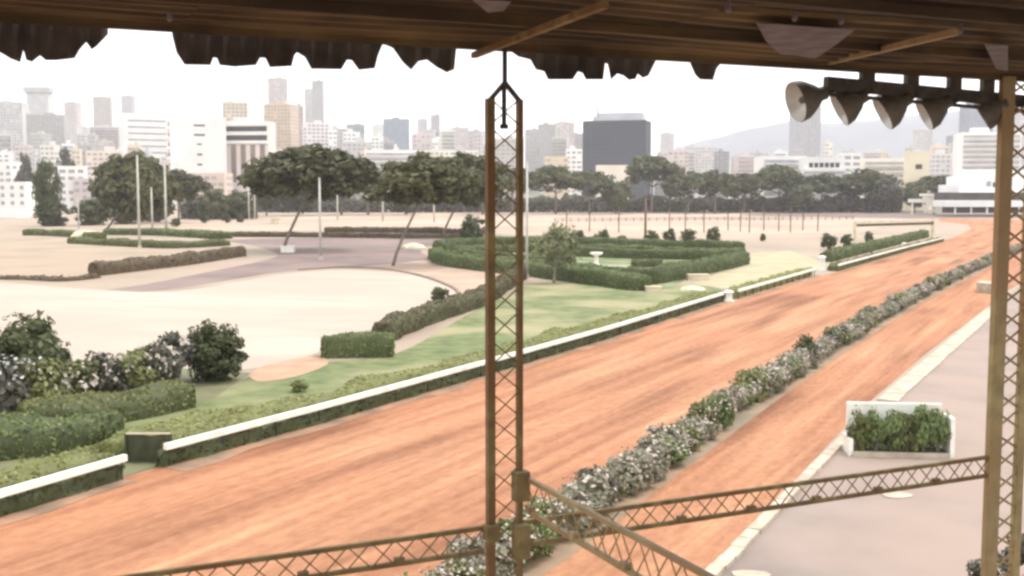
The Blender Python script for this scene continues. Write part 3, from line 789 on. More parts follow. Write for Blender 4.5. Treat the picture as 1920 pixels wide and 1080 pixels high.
hedge('middle front hedge inside the round garden', spl(GP((1000, 511), (1100, 517), (1210, 524), (1290, 512)), 4), 1.2, 1.6, LEAF_GREEN, LEAF_DARK, 40, 0.11)
hedge('second rear hedge of the round garden', spl(GP((850, 478), (930, 474), (1060, 473), (1200, 477), (1388, 486)), 3), 1.2, 1.7, LEAF_MID, LEAF_DARK, 34, 0.12)
hedge('short curved hedge at the left end of the round garden', spl(GP((838, 486), (870, 492), (950, 499), (1030, 508)), 3), 1.1, 1.6, LEAF_MID, LEAF_DARK, 40, 0.11)
hedge('low hedge just inside the right front hedge', spl(GP((1240, 518), (1310, 506), (1388, 488)), 3), 1.1, 1.6, LEAF_MID, LEAF_DARK, 40, 0.11)
hedge('upper hedge of the pair beside the far bend', GP((1548, 491), (1640, 468), (1735, 444)), 1.35, 1.6, LEAF_GREEN, LEAF_DARK, 40, 0.12)
hedge('brown earth bank with low scrub at the edge of the sand field', spl(GP((-20, 523), (60, 525), (120, 527), (180, 521)), 3), 0.35, 1.2, LEAF_BROWN, LEAF_BROWN, 20, 0.13)

# ================================================================== FOREGROUND SHRUBS
hedge('bright green mounded hedge at the left edge', spl(GP((-160, 872), (0, 852), (110, 840), (188, 820)), 3), 1.12, 2.3, LEAF_GREEN, LEAF_DARK, 150, 0.07, wob=0.2)
hedge('olive green hedge running up behind the mounded hedge', spl(GP((40, 806), (150, 793), (240, 780), (335, 760)), 3), 1.0, 2.2, LEAF_MID, LEAF_DARK, 140, 0.07, wob=0.2)
shrub('dark bushy shrub with ragged top at the left edge', G(60, 742), 2.2, 2.15, SH_DARK)
shrub('dark shrub cut by the left edge behind the flowers', G(-20, 752), 2.1, 2.2, SH_DARK)
shrub('large round dark green bush at the end of the shrubbery', G(405, 714), 1.62, 1.62, SH_DENSE, name='round_bush', cat='bush')
shrub('leafy shrub with pink flowers leaning on the round bush', G(322, 716), 1.6, 1.62, SH_GREY, flowers=FL_PINK)
for (x, y, s, z, lab) in ((5, 792, 1.4, 1.35, 'white flowering shrub lowest at the left edge'), (70, 782, 1.25, 1.2, 'white flowering shrub below the dark ragged shrub'), (135, 768, 1.2, 1.1, 'grey green shrub dotted with white flowers, left of centre in its row'),
                        (190, 758, 1.2, 1.1, 'grey green flowering shrub in the middle of the left row'), (245, 748, 1.2, 1.1, 'white flowering shrub behind the olive green hedge'), (292, 735, 1.15, 1.15, 'small flowering shrub just left of the pink flowered shrub')):
    shrub(lab, G(x, y), s * 1.12, z * 1.28, SH_MID if x in (70, 135, 245) else SH_GREY, flowers=FL_PINK if x > 100 else FL_WHITE, name='flowering_shrub')
shrub('small dark bush on the kerb of the sand arena', G(825, 566), 1.0, 0.8, SH_DARK, name='round_bush', cat='bush')
shrub('tiny bush on the lawn near the box clipped hedge', G(560, 735), 0.5, 0.4, SH_MID, name='round_bush', cat='bush')

# flowering row between the two tracks
cum = [0.0]
for a, b in zip(SHR[:-1], SHR[1:]): cum.append(cum[-1] + (b - a).length)
def along(s):
    for i in range(len(SHR) - 1):
        if s <= cum[i + 1]: return SHR[i].lerp(SHR[i + 1], (s - cum[i]) / (cum[i + 1] - cum[i]))
    return SHR[-1]
s = 0.5; k = 0; tall = False
KINDS_ = ((SH_DUSTY, 'dusty grey'), (SH_MID, 'olive green'), (SH_GREEN, 'fresh green'), (SH_GREY, 'dull grey green'))
def row_label(p, look, many):
    px = 960 + F * p.x / p.y
    where = 'below the middle column' if px < 1010 else 'before the cross beam' if px < 1240 else 'just before the tall dark bush' if px < 1512 else 'beyond the tall dark bush'
    return look + ' shrub ' + ('full of flowers ' if many else '') + 'between the tracks, ' + where
while s < cum[-1]:
    p = along(s) + rt * random.uniform(0.05, 0.32)
    sc = random.uniform(0.58, 0.92) * (1 + 0.18 * fbm((s * 0.11, 1, 2), 1.0))
    d = p.length
    if not tall and (p - G(1512, 682)).length < 0.8:
        tall = True
        shrub('taller dark green bush standing out of the dusty flowering row', p, 0.85, 0.95, SH_DARK, name='round_bush', cat='bush')
    else:
        kd, look = KINDS_[0] if random.random() < 0.66 else random.choice(KINDS_[1:])
        many = random.random() < 0.22
        shrub(row_label(p, look, many), p, sc, random.uniform(0.60, 0.88) * (1 + 0.3 * fbm((s * 0.13, 5, 2), 1.0)), kd, flowers=FL_MANY if many else FL_PINK, name='flowering_shrub', group='flowering shrubs between the tracks')
    s += random.uniform(0.75, 1.05) * (1 if d < 90 else 1.4); k += 1

# ================================================================== PLANTER ON THE APRON
pl = thing('planter', 'white walled planter box standing on the pale apron', 'planter', G(1690, 862))
PL0, PL1 = G(1600, 858), G(1782, 862)
po = pl.location
pd = (PL1 - PL0); pw = pd.length; pd = pd.normalized(); pn = Vector((-pd.y, pd.x, 0))
W_ = WHITE
MB().bar(PL0 - po + pn * 1.25 + Vector((0, 0, 0.83)), PL1 - po + pn * 1.25 + Vector((0, 0, 0.83)), 0.16, 1.7).build('back_wall', W_, pl)
MB().bar(PL1 - po + pn * 0.15 + pd * 0.1 + Vector((0, 0, 0.68)), PL1 - po + pn * 1.17 + pd * 0.1 + Vector((0, 0, 0.68)), 0.14, 1.4).build('side_wall', W_, pl)
MB().bar(PL0 - po + pn * 0.15 - pd * 0.05 + Vector((0, 0, 0.3)), PL0 - po + pn * 1.17 - pd * 0.05 + Vector((0, 0, 0.3)), 0.14, 0.6).build('side_wall', W_, pl)
MB().bar(PL0 - po + pn * 0.08 + Vector((0, 0, 0.09)), PL1 - po + pn * 0.08 + Vector((0, 0, 0.09)), 0.12, 0.2).build('front_wall', CONC, pl)
MB().bar(PL0 - po + pn * 0.66 + Vector((0, 0, 0.09)), PL1 - po + pn * 0.66 + Vector((0, 0, 0.09)), 0.98, 0.14).build('soil', BED, pl)
labs = ['leftmost brownish bush in the white planter', 'second bush from the left in the white planter', 'third bush from the left in the white planter', 'fourth bush from the left in the white planter', 'fifth bush from the left, tallest in the white planter', 'rightmost bush in the white planter']
for i, lab in enumerate(labs):
    p = PL0 + pd * (pw * (0.10 + 0.163 * i)) + pn * 0.5 + Vector((0, 0, 0.15))
    shrub(lab, p, 0.52, (0.96, 0.92, 0.98, 0.88, 1.1, 0.96)[i], SH_MID if i in (0, 3) else SH_GREEN, name='planter_bush', cat='bush', group='bushes in the white planter')
for (x, y, w, d_, lab) in ((1680, 930, 0.9, 0.8, 'pale flat slab lying on the apron below the planter'), (1408, 1082, 0.9, 0.7, 'pale flat slab by the kerb at the bottom edge'), (1852, 548, 1.6, 3.4, 'pale block at the far end of the apron near the olive column')):
    bx = MB(); h = 0.06 if y > 600 else 0.9
    n = 10; v = []
    for zz in (0.0, h):
        for i in range(n):
            a = 2 * math.pi * i / n; rr = 1 + 0.12 * math.sin(3 * a + x)
            v.append((w / 2 * rr * math.cos(a), d_ / 2 * rr * math.sin(a), zz + (0.016 if zz == 0 else 0)))
    f = [tuple(range(n))[::-1], tuple(range(n, 2 * n))] + [(i, (i + 1) % n, n + (i + 1) % n, n + i) for i in range(n)]
    o = link('stone_slab', mesh('stone_slab', v, f, CONC), None, G(x, y)); tag(o, lab, 'slab')
shrub('leafy plant peeping in at the bottom right corner', G(1858, 1135), 0.6, 0.75, SH_GREY, name='corner_plant', cat='plant')
shrub('small shrub at the bottom right edge beside the olive column', G(1935, 1100), 0.7, 0.9, SH_GREY, name='corner_plant', cat='plant')

# ================================================================== MIDDLE DISTANCE THINGS
# kerb curve of the arena
kc = spl(GP((560, 507), (640, 502), (720, 505), (790, 518), (845, 538), (862, 552)), 5)
o = thing('arena_kerb', 'thin dark kerb curving round the end of the sand arena', 'kerb', kc[0])
for a, b in zip(kc[:-1], kc[1:]): MB().bar(a - kc[0] + Vector((0, 0, 0.06)), b - kc[0] + Vector((0, 0, 0.06)), 0.3, 0.2).build('kerb_stone', mat('dark_kerb', (0.24, 0.19, 0.15), (0.18, 0.14, 0.11)), o)
# pedestal
o = thing('garden_pedestal', 'small white stone pedestal in the middle of the round garden', 'pedestal', G(1118, 500))
MB().lathe([(0.55, -0.02), (0.55, 0.2), (0.4, 0.3), (0.26, 0.4), (0.22, 1.2), (0.3, 1.35)], 14).build('shaft', WHITE, o, smooth=True)
MB().lathe([(0.3, 1.35), (0.75, 1.55), (0.8, 1.75), (0.55, 1.78), (0.3, 1.7), (0.0, 1.7)], 14).build('bowl', WHITE, o, smooth=True)
# small white box by the leaning trunk, cream mounds
def block(px, py, w, d_, h, label, name='concrete_block', m=WHITE, cat='block'):
    o = thing(name, label, cat, G(px, py), R(random.uniform(-12, 12)))
    MB().box(-w / 2, w / 2, -d_ / 2, d_ / 2, -0.03, h).build('body', m, o)
    MB().box(-w / 2 - 0.06, w / 2 + 0.06, -d_ / 2 - 0.06, d_ / 2 + 0.06, h, h + 0.12).build('lid', m, o)
block(540, 473, 1.9, 1.4, 0.85, 'white concrete block at the foot of the leaning pine')
block(517, 420, 2.6, 1.8, 1.6, 'small cream box far behind the road', m=CREAM)
block(820, 583, 0.5, 0.5, 0.35, 'tiny pale block beside the small dark bush')
block(1308, 525, 2.2, 0.8, 0.5, 'pale stone bench at the right end of the round garden', name='stone_bench', cat='bench', m=CREAM)
block(1225, 546, 1.4, 0.7, 0.35, 'pale step where the two front garden hedges meet', name='stone_step', cat='step', m=CREAM)
def rock(px, py, w, h, label, m):
    bm = bmesh.new(); bmesh.ops.create_icosphere(bm, subdivisions=3, radius=1)
    for v in bm.verts:
        k_ = 1 + 0.22 * noise.noise(v.co * 1.7 + Vector((px, py, 0)))
        v.co = Vector((v.co.x * w / 2 * k_, v.co.y * w * 0.35 * k_, max(-0.02, v.co.z * h * k_)))
    me = bpy.data.meshes.new('mound'); bm.to_mesh(me); bm.free(); me.materials.append(m)
    for p in me.polygons: p.use_smooth = True
    tag(link('sand_mound', me, None, G(px, py)), label, 'mound')
rock(165, 446, 7.0, 1.6, 'cream heap of sand among the left hedges', CREAM)
rock(775, 467, 4.0, 0.9, 'low cream mound beside the round garden', CREAM)
rock(1300, 545, 2.4, 0.45, 'small pale mound by the lawn near the rail gap', CREAM)

# small bushes
for (x, y, s_, z_, lab) in ((1083, 452, 1.9, 1.0, 'small bush at the back of the garden, right of the feathery tree'), (1132, 452, 1.7, 1.0, 'dark ball bush behind the white pedestal'), (1118, 456, 1.2, 0.8, 'little bush just left of the ball bush behind the pedestal'), (1165, 458, 1.3, 0.8, 'low dark ball bush between two garden bushes'),
                           (1222, 460, 2.0, 1.2, 'dark bush next to the tall brown post'), (1255, 456, 1.8, 1.3, 'middle bush behind the rear garden hedge'), (1290, 457, 2.2, 1.3, 'broad brownish bush behind the rear garden hedge'), (1338, 457, 2.0, 1.4, 'rightmost dark bush behind the rear garden hedge'),
                           (1430, 452, 0.9, 0.7, 'lone tiny dark bush on the sand'), (1553, 468, 2.0, 1.3, 'round dark bush left of the cream frame'), (1588, 463, 1.7, 1.0, 'flat dark bush at the foot of the cream frame'), (1628, 453, 1.3, 0.9, 'small dark bush inside the cream frame'),
                           (383, 418, 2.4, 1.3, 'low dark bush at the far edge of the road, leftmost'), (425, 418, 2.2, 1.2, 'low dark bush at the far edge of the road, middle'), (450, 417, 2.0, 1.2, 'low dark bush at the far edge of the road, rightmost'), (330, 425, 2.2, 1.1, 'low dark bush beside the second white pole')):
    shrub(lab, G(x, y), s_ * 0.75, z_ * 1.3, SH_DARK, name='round_bush', cat='bush', group='bushes in the middle distance')
shrub('big dark round bush left of the middle column', G(886, 456), 2.9, 3.1, SH_DARK, name='round_bush', cat='bush')
tree('feathery light green tree with pale trunk right of the middle column', G(1038, 531), 6.6, 6.0, [round_crown('crown', LEAF_PALE, 2600, 50)], (0.1, 0), 5.4, 'young_tree', False, BARK_PALE, tr=0.13)

# poles
POLE = mat('pale_pole', (0.55, 0.53, 0.46), (0.42, 0.40, 0.34), scale=1.0, rough=0.6)
def pole(px, py, top, r, label, lamp=False, m=POLE):
    b = G(px, py); h = AT(px, top, b.y).z
    o = thing('lamp_post' if lamp else 'pole', label, 'lamp post' if lamp else 'pole', b)
    MB().tube([(0, 0, -0.05), (0, 0, h * 0.5), (0, 0, h)], [r * 1.15, r, r * 0.75], 8).build('shaft', m, o, smooth=True)
    MB().tube([(0, 0, -0.05), (0, 0, 0.5)], r * 1.6, 8).build('collar', m, o)
    if lamp:
        for sx_ in (-1, 1):
            MB().bar((0, 0, h - 0.1), (sx_ * 0.8, 0, h + 0.05), 0.1, 0.1).build('arm', m, o)
            MB().lathe([(0, 0.22), (0.3, 0.12), (0.36, -0.06), (0, -0.1)], 10).build('lamp_head', m, o, (sx_ * 0.95, 0, h + 0.05))
    else:
        MB().lathe([(r * 0.9, h - 0.05), (r * 1.1, h + 0.05), (0, h + 0.15)], 8).build('cap', m, o)
pole(262, 466, 292, 0.20, 'tallest pale pole rising from the left hedges')
pole(312, 441, 306, 0.26, 'pale lamp post right of the tallest left pole', True)
pole(286, 439, 352, 0.22, 'short pale pole between the two tall left poles')
pole(148, 430, 372, 0.16, 'thin pale pole far left before the dark hedge')
pole(601, 487, 335, 0.17, 'tall pale pole under the big umbrella pine')
pole(633, 414, 352, 0.25, 'thin pale pole right of the big umbrella pine trunk')
pole(718, 416, 312, 0.30, 'far lamp post standing between two umbrella pines', True)
pole(467, 412, 352, 0.22, 'left one of two thin far poles at the pine edge')
pole(478, 413, 345, 0.22, 'right one of two thin far poles at the pine edge')
pole(814, 418, 360, 0.25, 'far pale pole below the second umbrella pine')
pole(988, 523, 306, 0.13, 'slender white pole just right of the middle column')
pole(1136, 440, 415, 0.15, 'small pale post behind the garden bushes')
BROWNP = mat('brown_post', (0.20, 0.13, 0.11), (0.13, 0.085, 0.07), scale=2)
pole(1210, 447, 372, 0.24, 'tall brown post behind the round garden', m=BROWNP)
for i, x in enumerate((1062, 1105, 1160, 1255, 1285, 1320, 1365, 1388, 1405, 1432, 1460, 1482, 1505, 1533)):
    b = G(x, 432 + (i % 3) * 2); h = random.uniform(4.0, 5.8)
    o = thing('net_post', 'thin brown post on the far sand ' + ('left of' if x < 1210 else 'right of') + ' the tall brown post', 'post', b, 0, 'row of thin brown posts')
    MB().tube([(0, 0, -0.05), (random.uniform(-0.1, 0.1), 0, h)], 0.14, 6).build('shaft', BROWNP, o)
    MB().lathe([(0.16, h - 0.1), (0.18, h), (0, h + 0.1)], 6).build('cap', BROWNP, o)
# far low fence at the edge of the far sand
o = thing('far_fence', 'long low brown fence at the far edge of the sand', 'fence', G(1040, 416))
fa, fb = G(1040, 416), G(1600, 412)
for t in (0.5, 1.1): MB().bar(Vector((0, 0, t)), fb - fa + Vector((0, 0, t)), 0.12, 0.14).build('rail', BROWNP, o)
me = MB().box(-0.1, 0.1, -0.1, 0.1, -0.05, 1.3); me = mesh('post', me.v, me.f, BROWNP)
for i in range(41): link('post', me, o, (fb - fa) * (i / 40))
# cream frame beside the far bend
o = thing('cream_pergola', 'low cream frame with brown top rail beside the far bend', 'pergola', G(1602, 453))
a, b = G(1602, 453), G(1748, 447)
hh = AT(1602, 418, a.y).z
MB().bar((0, 0, -0.05), (0, 0, hh), 0.5, 0.4, (1, 0, 0)).build('post', CREAM, o)
MB().bar(b - a - Vector((0, 0, 0.05)), b - a + Vector((0, 0, hh)), 0.5, 0.4, (1, 0, 0)).build('post', CREAM, o)
MB().bar(Vector((0, 0, hh + 0.15)), b - a + Vector((0, 0, hh + 0.15)), 0.6, 0.35).build('top_rail', CREAM, o)
MB().bar(Vector((0, 0, hh - 0.45)), b - a + Vector((0, 0, hh - 0.45)), 0.45, 0.5).build('lower_rail', LEAF_BROWN, o)

# ================================================================== TREES
def ptree(px, pybase, pytop, crown_px, label, kind, umbrella=True, lean_px=0, ch_px=None, Y=None, name='pine_tree', tr=0.3, bark=None, group=None):
    b = G(px, pybase)
    Y = b.y
    tz = AT(px, pytop, Y).z
    w = crown_px / F * Y
    ch = (ch_px / F * Y) if ch_px else None
    if kind is CROWN_FAR and umbrella: ch *= 0.84
    return tree(label, b, tz, w, kind, (lean_px / F * Y, 0), ch, name, umbrella, bark, group, tr)
ptree(532, 470, 278, 236, 'largest umbrella pine with a leaning trunk left of centre', CROWN_PINE, True, 58, 80, tr=0.24)
ptree(738, 498, 294, 185, 'umbrella pine with slanting trunk left of the middle column', CROWN_PINE, True, 62, 74, tr=0.18)
ptree(832, 440, 294, 165, 'umbrella pine just left of the middle column', CROWN_PINE, True, 40, 78, tr=0.25)
ptree(195, 436, 294, 150, 'broad pine with slanting trunk behind the tallest left pole', CROWN_PINE, True, 62, 100, tr=0.26, bark=BARK_PALE)
ptree(335, 418, 322, 120, 'low dark pine behind the second left pole', CROWN_FAR, False, 0, 90, name='dark_tree')
ptree(1222, 399, 293, 105, 'tall rounded pine in front of the dark glass block', CROWN_FAR, True, 0, 52, tr=0.6)
ptree(1460, 398, 312, 105, 'rounded pine below the grey tower behind the first floodlight', CROWN_FAR, True, 0, 52, tr=0.5)
ptree(1622, 398, 320, 115, 'broad pine left of the cream house on the right', CROWN_FAR, True, 0, 50, tr=0.5)
ptree(1540, 398, 328, 95, 'flat pine below the white house with a row of windows', CROWN_FAR, True, 0, 40, tr=0.5)
ptree(1668, 399, 328, 70, 'greyish tree at the right end of the wood', CROWN_GREY, False, 0, 70, name='grey_tree')
ptree(1750, 397, 330, 95, 'dark pine left of the white stepped pavilion', CROWN_FAR, True, 0, 38, tr=0.5)
ptree(1715, 399, 345, 60, 'small dark tree behind the white kiosk', CROWN_ROUND, False, 0, 50, name='dark_tree')
ptree(1042, 401, 312, 110, 'pine just right of the middle column', CROWN_FAR, True, 0, 48, tr=0.5)
ptree(1105, 401, 322, 100, 'low pine in front of the left end of the glass block', CROWN_FAR, True, 0, 45, tr=0.5)
ptree(1155, 401, 332, 80, 'low dark tree under the pale podium of the glass block', CROWN_ROUND, False, 0, 70, name='dark_tree')
ptree(1290, 400, 325, 95, 'pine right of the tall rounded pine', CROWN_FAR, True, 0, 45, tr=0.5)
ptree(1340, 400, 322, 90, 'pine below the small dark grey block', CROWN_FAR, True, 0, 45, tr=0.5)
ptree(1395, 399, 328, 85, 'low pine between two rounded pines right of centre', CROWN_FAR, True, 0, 42, tr=0.5)
ptree(1500, 399, 340, 70, 'small bushy tree under the flat pine', CROWN_ROUND, False, 0, 60, name='dark_tree')
ptree(960, 402, 316, 100, 'pine seen through the middle lattice column', CROWN_FAR, True, 0, 48, tr=0.5)
ptree(905, 402, 322, 95, 'dark pine touching the left side of the middle column', CROWN_FAR, True, 0, 48, tr=0.5)
ptree(690, 403, 318, 90, 'pine between the two large umbrella pines', CROWN_FAR, True, 0, 50, tr=0.5)
ptree(640, 403, 330, 90, 'dark pine behind the largest umbrella pine on its right', CROWN_FAR, True, 0, 48, tr=0.5)
ptree(500, 405, 318, 80, 'dark rounded tree at the left foot of the largest umbrella pine', CROWN_ROUND, False, 0, 85, name='dark_tree')
ptree(560, 404, 330, 90, 'dark rounded tree behind the trunk of the largest umbrella pine', CROWN_ROUND, False, 0, 75, name='dark_tree')
ptree(760, 403, 335, 80, 'low dark tree behind the slanting trunk', CROWN_ROUND, False, 0, 70, name='dark_tree')
ptree(92, 424, 292, 62, 'tall dark tree among the white houses at the left', CROWN_TALL, False, 0, 128, name='tall_tree')
ptree(48, 397, 278, 40, 'narrow grey tree left of the tall dark tree', CROWN_GREY, False, 0, 125, name='tall_tree')
ptree(125, 397, 268, 45, 'bluish grey tree behind the tall dark tree', CROWN_GREY, False, 0, 130, name='grey_tree')
ptree(400, 412, 345, 70, 'small dark tree below the apartment blocks', CROWN_ROUND, False, 0, 66, name='dark_tree')
ptree(450, 411, 352, 60, 'small tree left of the two thin far poles', CROWN_ROUND, False, 0, 58, name='dark_tree')
ptree(100, 424, 372, 75, 'bushy dark tree low at the left', CROWN_TALL, False, 0, 60, name='low_tree')
ptree(170, 422, 368, 80, 'bushy dark tree below the left houses', CROWN_TALL, False, 0, 62, name='low_tree')
ptree(235, 420, 368, 70, 'bushy dark tree under the slanting trunk', CROWN_TALL, False, 0, 62, name='low_tree')
ptree(285, 416, 360, 70, 'bushy dark tree between the left poles', CROWN_ROUND, False, 0, 66, name='low_tree')
# dark undergrowth of the far wood: one mass
pts = []; nrm = []
for i in range(42000):
    x = random.uniform(340, 1690); d0 = G(x, 398.5 if x > 480 else 411)
    k_ = 1 + random.uniform(0, 0.06)
    hgt = (6.4 + 3.0 * fbm((x * 0.02, 0, 0), 1.0) + 2 * fbm((x * 0.09, 3, 0), 1.0)) * random.random() ** 0.6
    pts.append((d0.x * k_, d0.y * k_, max(0.1, hgt))); nrm.append((random.uniform(-0.3, 0.3), -1, 0.4))
v, f = leaves(np.array(pts), np.array(nrm), 1.0, 0.8)
o = stuff(link('undergrowth', mesh('undergrowth', v, f, LEAF_GREY))); tag(o, 'dark undergrowth filling the foot of the far wood', 'undergrowth')

# ================================================================== CITY
def hill_z(x, y):
    d = math.hypot(x, y); a = math.degrees(math.atan2(x, y))
    f1 = max(0.0, min(1.0, (d - 800) / 900.0)); f1 = f1 * f1 * (3 - 2 * f1)
    f2 = max(0.0, min(1.0, (8 - a) / 14.0)); f2 = f2 * f2 * (3 - 2 * f2)
    f3 = max(0.0, min(1.0, (3600 - d) / 900.0))
    return 42.0 * f1 * f2 * f3
NX, NY = 40, 30
v = []; f = []
for j in range(NY + 1):
    for i in range(NX + 1):
        x = -2600 + 3200 * i / NX; y = 600 + 3200 * j / NY
        v.append((x, y, hill_z(x, y) - 0.6))
for j in range(NY):
    for i in range(NX): f.append((j * (NX + 1) + i, j * (NX + 1) + i + 1, (j + 1) * (NX + 1) + i + 1, (j + 1) * (NX + 1) + i))
struct(link('hill', mesh('hill', v, f, mat('hill_scrub', (0.22, 0.20, 0.15), (0.12, 0.13, 0.09), scale=0.01, detail=8), True)))
# mountain on the right
v = []; f = []
NX, NY = 60, 10
for j in range(NY + 1):
    for i in range(NX + 1):
        a = R(4 + 41 * i / NX); d = 3300 + 900 * j / NY
        t = i / NX; ridge = 350 * (1 - math.exp(-t * 6.5)) * (0.93 + 0.07 * math.sin(t * 13)) + 22 * noise.noise(Vector((t * 9, 0.3, 0))) * min(1, t * 6)
        z = ridge * min(1, (j / NY) * 1.15) ** 0.8 + 14 * noise.noise(Vector((t * 22, j * 0.7, 1))) * (j > 0) * min(1, t * 6)
        v.append((d * math.sin(a), d * math.cos(a), max(-0.5, z)))
for j in range(NY):
    for i in range(NX): f.append((j * (NX + 1) + i, j * (NX + 1) + i + 1, (j + 1) * (NX + 1) + i + 1, (j + 1) * (NX + 1) + i))
struct(link('mountain', mesh('mountain', v, f, mat('mountain_rock', (0.11, 0.12, 0.145), (0.07, 0.08, 0.095), scale=0.004, detail=8), True)))

WALLM = {}
def wallmat(c):
    key = tuple(round(x, 2) for x in c)
    if key not in WALLM: WALLM[key] = mat('plaster_%d' % len(WALLM), c, tuple(x * 0.86 for x in c), scale=0.09, detail=6, rough=0.9)
    return WALLM[key]
GL_PALE = mat('window_pale', (0.36, 0.355, 0.36), (0.26, 0.255, 0.27), scale=0.3, rough=0.35)
WIN_ME = {}
def building(label, x0, x1, top, Y, c, rot=None, style='grid', name='building', depth=0.7, base_px=None, fh=3.3, glass=None, roofbox=True, group=None, each=False):
    W = (x1 - x0) / F * Y
    rot = random.uniform(-22, 22) if rot is None else rot
    r = abs(R(rot)); w = W / (math.cos(r) + depth * math.sin(r)); d = w * depth
    ctr = AT((x0 + x1) / 2, 362, Y + (w * math.sin(r) + d * math.cos(r)) / 2)
    zt_ = AT((x0 + x1) / 2, top, Y).z
    zb_ = hill_z(ctr.x, ctr.y) - 2.0 if Y > 700 else -0.5
    zb_ = min(zb_, zt_ - 6)
    o = thing(name, label, 'building', (ctr.x, ctr.y, zb_), R(rot), group)
    H = zt_ - zb_
    m = wallmat(c); gl = glass or GL_PALE
    MB().box(-w / 2, w / 2, -d / 2, d / 2, 0, H).build('wall', m, o)
    pr = MB(); pt = 0.35
    for (a, b_, c_, e) in ((-w / 2, w / 2, -d / 2, -d / 2 + pt), (-w / 2, w / 2, d / 2 - pt, d / 2), (-w / 2, -w / 2 + pt, -d / 2 + pt, d / 2 - pt), (w / 2 - pt, w / 2, -d / 2 + pt, d / 2 - pt)):
        pr.box(a, b_, c_, e, H - 0.01, H + 1.0)
    pr.build('parapet', m, o)
    if roofbox:
        bx = w * random.uniform(-0.25, 0.2)
        MB().box(bx - w * 0.14, bx + w * 0.14, -d * 0.15, d * 0.2, H - 0.01, H + random.uniform(2.4, 4.5)).build('roof_house', m, o)
        for _ in range(2):
            tx, ty = w * random.uniform(-0.4, 0.4), d * random.uniform(-0.38, -0.22)
            MB().lathe([(0, 0), (0.7, 0), (0.7, 1.6), (0, 1.8)], 8).build('water_tank', wallmat((0.5, 0.5, 0.5)), o, (tx, ty, H))
    nf = max(1, int((H - 3) / fh))
    if style == 'band':
        for i in range(nf):
            z = H - (i + 1) * fh + 0.7
            if z < H * 0.2 and H > 50: break
            MB().box(-w * 0.47, w * 0.47, -d / 2 - 0.12, -d / 2 + 0.1, z, z + fh * 0.48).build('window_band', gl, o)
            MB().box(-w * 0.485, w * 0.485, -d / 2 - 1.3, -d / 2 - 0.0, z - 0.65, z - 0.1).build('balcony', m, o)
    elif style == 'grid':
        b = MB(); wd = MB()
        nx_ = max(2, int(w / 3.4)); ny_ = max(1, int(d / 3.6))
        if each and 'w' not in WIN_ME:
            q = MB().box(-0.75, 0.75, -0.08, 0.08, 0, 1.6); WIN_ME['w'] = mesh('window', q.v, q.f, gl)
        for i in range(nf):
            z = H - (i + 1) * fh + 1.0
            if z < H * 0.25 and H > 60: break
            for j in range(nx_):
                if random.random() < 0.12: continue
                x = -w / 2 + w * (j + 0.5) / nx_; hw = w / nx_ * random.choice((0.26, 0.3, 0.36))
                if each: link('window', WIN_ME['w'], o, (x, -d / 2, z))
                else: b.box(x - hw, x + hw, -d / 2 - 0.1, -d / 2 + 0.1, z, z + 1.6)
            sx_ = -1 if rot < 0 else 1
            sx_ = -sx_ if False else sx_
            for j in range(ny_):
                if random.random() < 0.15: continue
                y = -d / 2 + d * (j + 0.5) / ny_; hw = d / ny_ * 0.3
                xx = -w / 2 if R(rot) > -0.0 and ctr.x > 0 or rot > 0 else w / 2
                b.box(xx - 0.1, xx + 0.1, y - hw, y + hw, z, z + 1.6)
        if b.v:
            q = b.build('windows', gl, o); stuff(q)
        if W > 14:
            sl = MB()
            for i in range(nf):
                z = H - (i + 1) * fh + 0.15
                if z < H * 0.25 and H > 60: break
                sl.box(-w / 2 - 0.12, w / 2 + 0.12, -d / 2 - 0.18, -d / 2 + 0.05, z, z + 0.28)
            stuff(sl.build('floor_ledges', m, o))
    elif style == 'piers':
        n = max(3, int(w / 4.5))
        for j in range(n):
            x = -w / 2 + w * (j + 0.5) / n
            MB().box(x - w / n * 0.28, x + w / n * 0.28, -d / 2 - 0.1, -d / 2 + 0.1, 1, H - 1.5).build('window_strip', gl, o)
    elif style == 'curtain':
        nx_ = max(4, int(w / 3.2)); 
        b = MB()
        for i in range(nf + 1):
            b.box(-w / 2 - 0.15, w / 2 + 0.15, -d / 2 - 0.2, -d / 2 + 0.05, H - i * fh - 0.4, H - i * fh - 0.1)
        for j in range(nx_ + 1):
            x = -w / 2 + w * j / nx_; b.box(x - 0.12, x + 0.12, -d / 2 - 0.25, -d / 2 + 0.04, 0, H)
        stuff(b.build('mullions', wallmat(tuple(min(1, x * 1.7) for x in c)), o))
    return o
GREY = (0.42, 0.40, 0.39); LG = (0.55, 0.53, 0.52); PINK = (0.60, 0.52, 0.50); WH = (0.80, 0.78, 0.75); BE = (0.66, 0.56, 0.42); BLUE = (0.26, 0.28, 0.33); TAN = (0.62, 0.48, 0.34)
B = building
B('grey slab tower at the far left edge of the skyline', -12, 55, 192, 1300, LG, 8)
B('pale tower with a wide flat crown at the far left', 60, 102, 176, 1900, LG, 5, roofbox=False)
B('flat crown slab on top of the far left pale tower', 53, 105, 163, 1890, GREY, 5, 'blank', roofbox=False) if False else None
B('wide grey block below the flat crowned tower', 58, 132, 216, 1150, GREY, 10)
B('slim pinkish tower right of the wide grey block', 128, 156, 192, 1700, PINK, -10)
B('grey brown tower with a stepped top left of the twin peak', 180, 216, 182, 2000, (0.48, 0.42, 0.38), 12)
B('slender tower with a tapering top', 234, 257, 180, 2300, GREY, -8)
B('pale block with dark roof strips at the left', 176, 232, 238, 1300, PINK, 6, 'band')
B('white corner block with a shaded left flank', 228, 322, 214, 900, WH, 28, 'none', depth=0.5)
B('white apartment block with balconies on its left flank', 316, 428, 222, 620, WH, 22, 'none', depth=0.45)
B('low white house in front of the left skyline', 110, 165, 315, 520, WH, 15, roofbox=False)
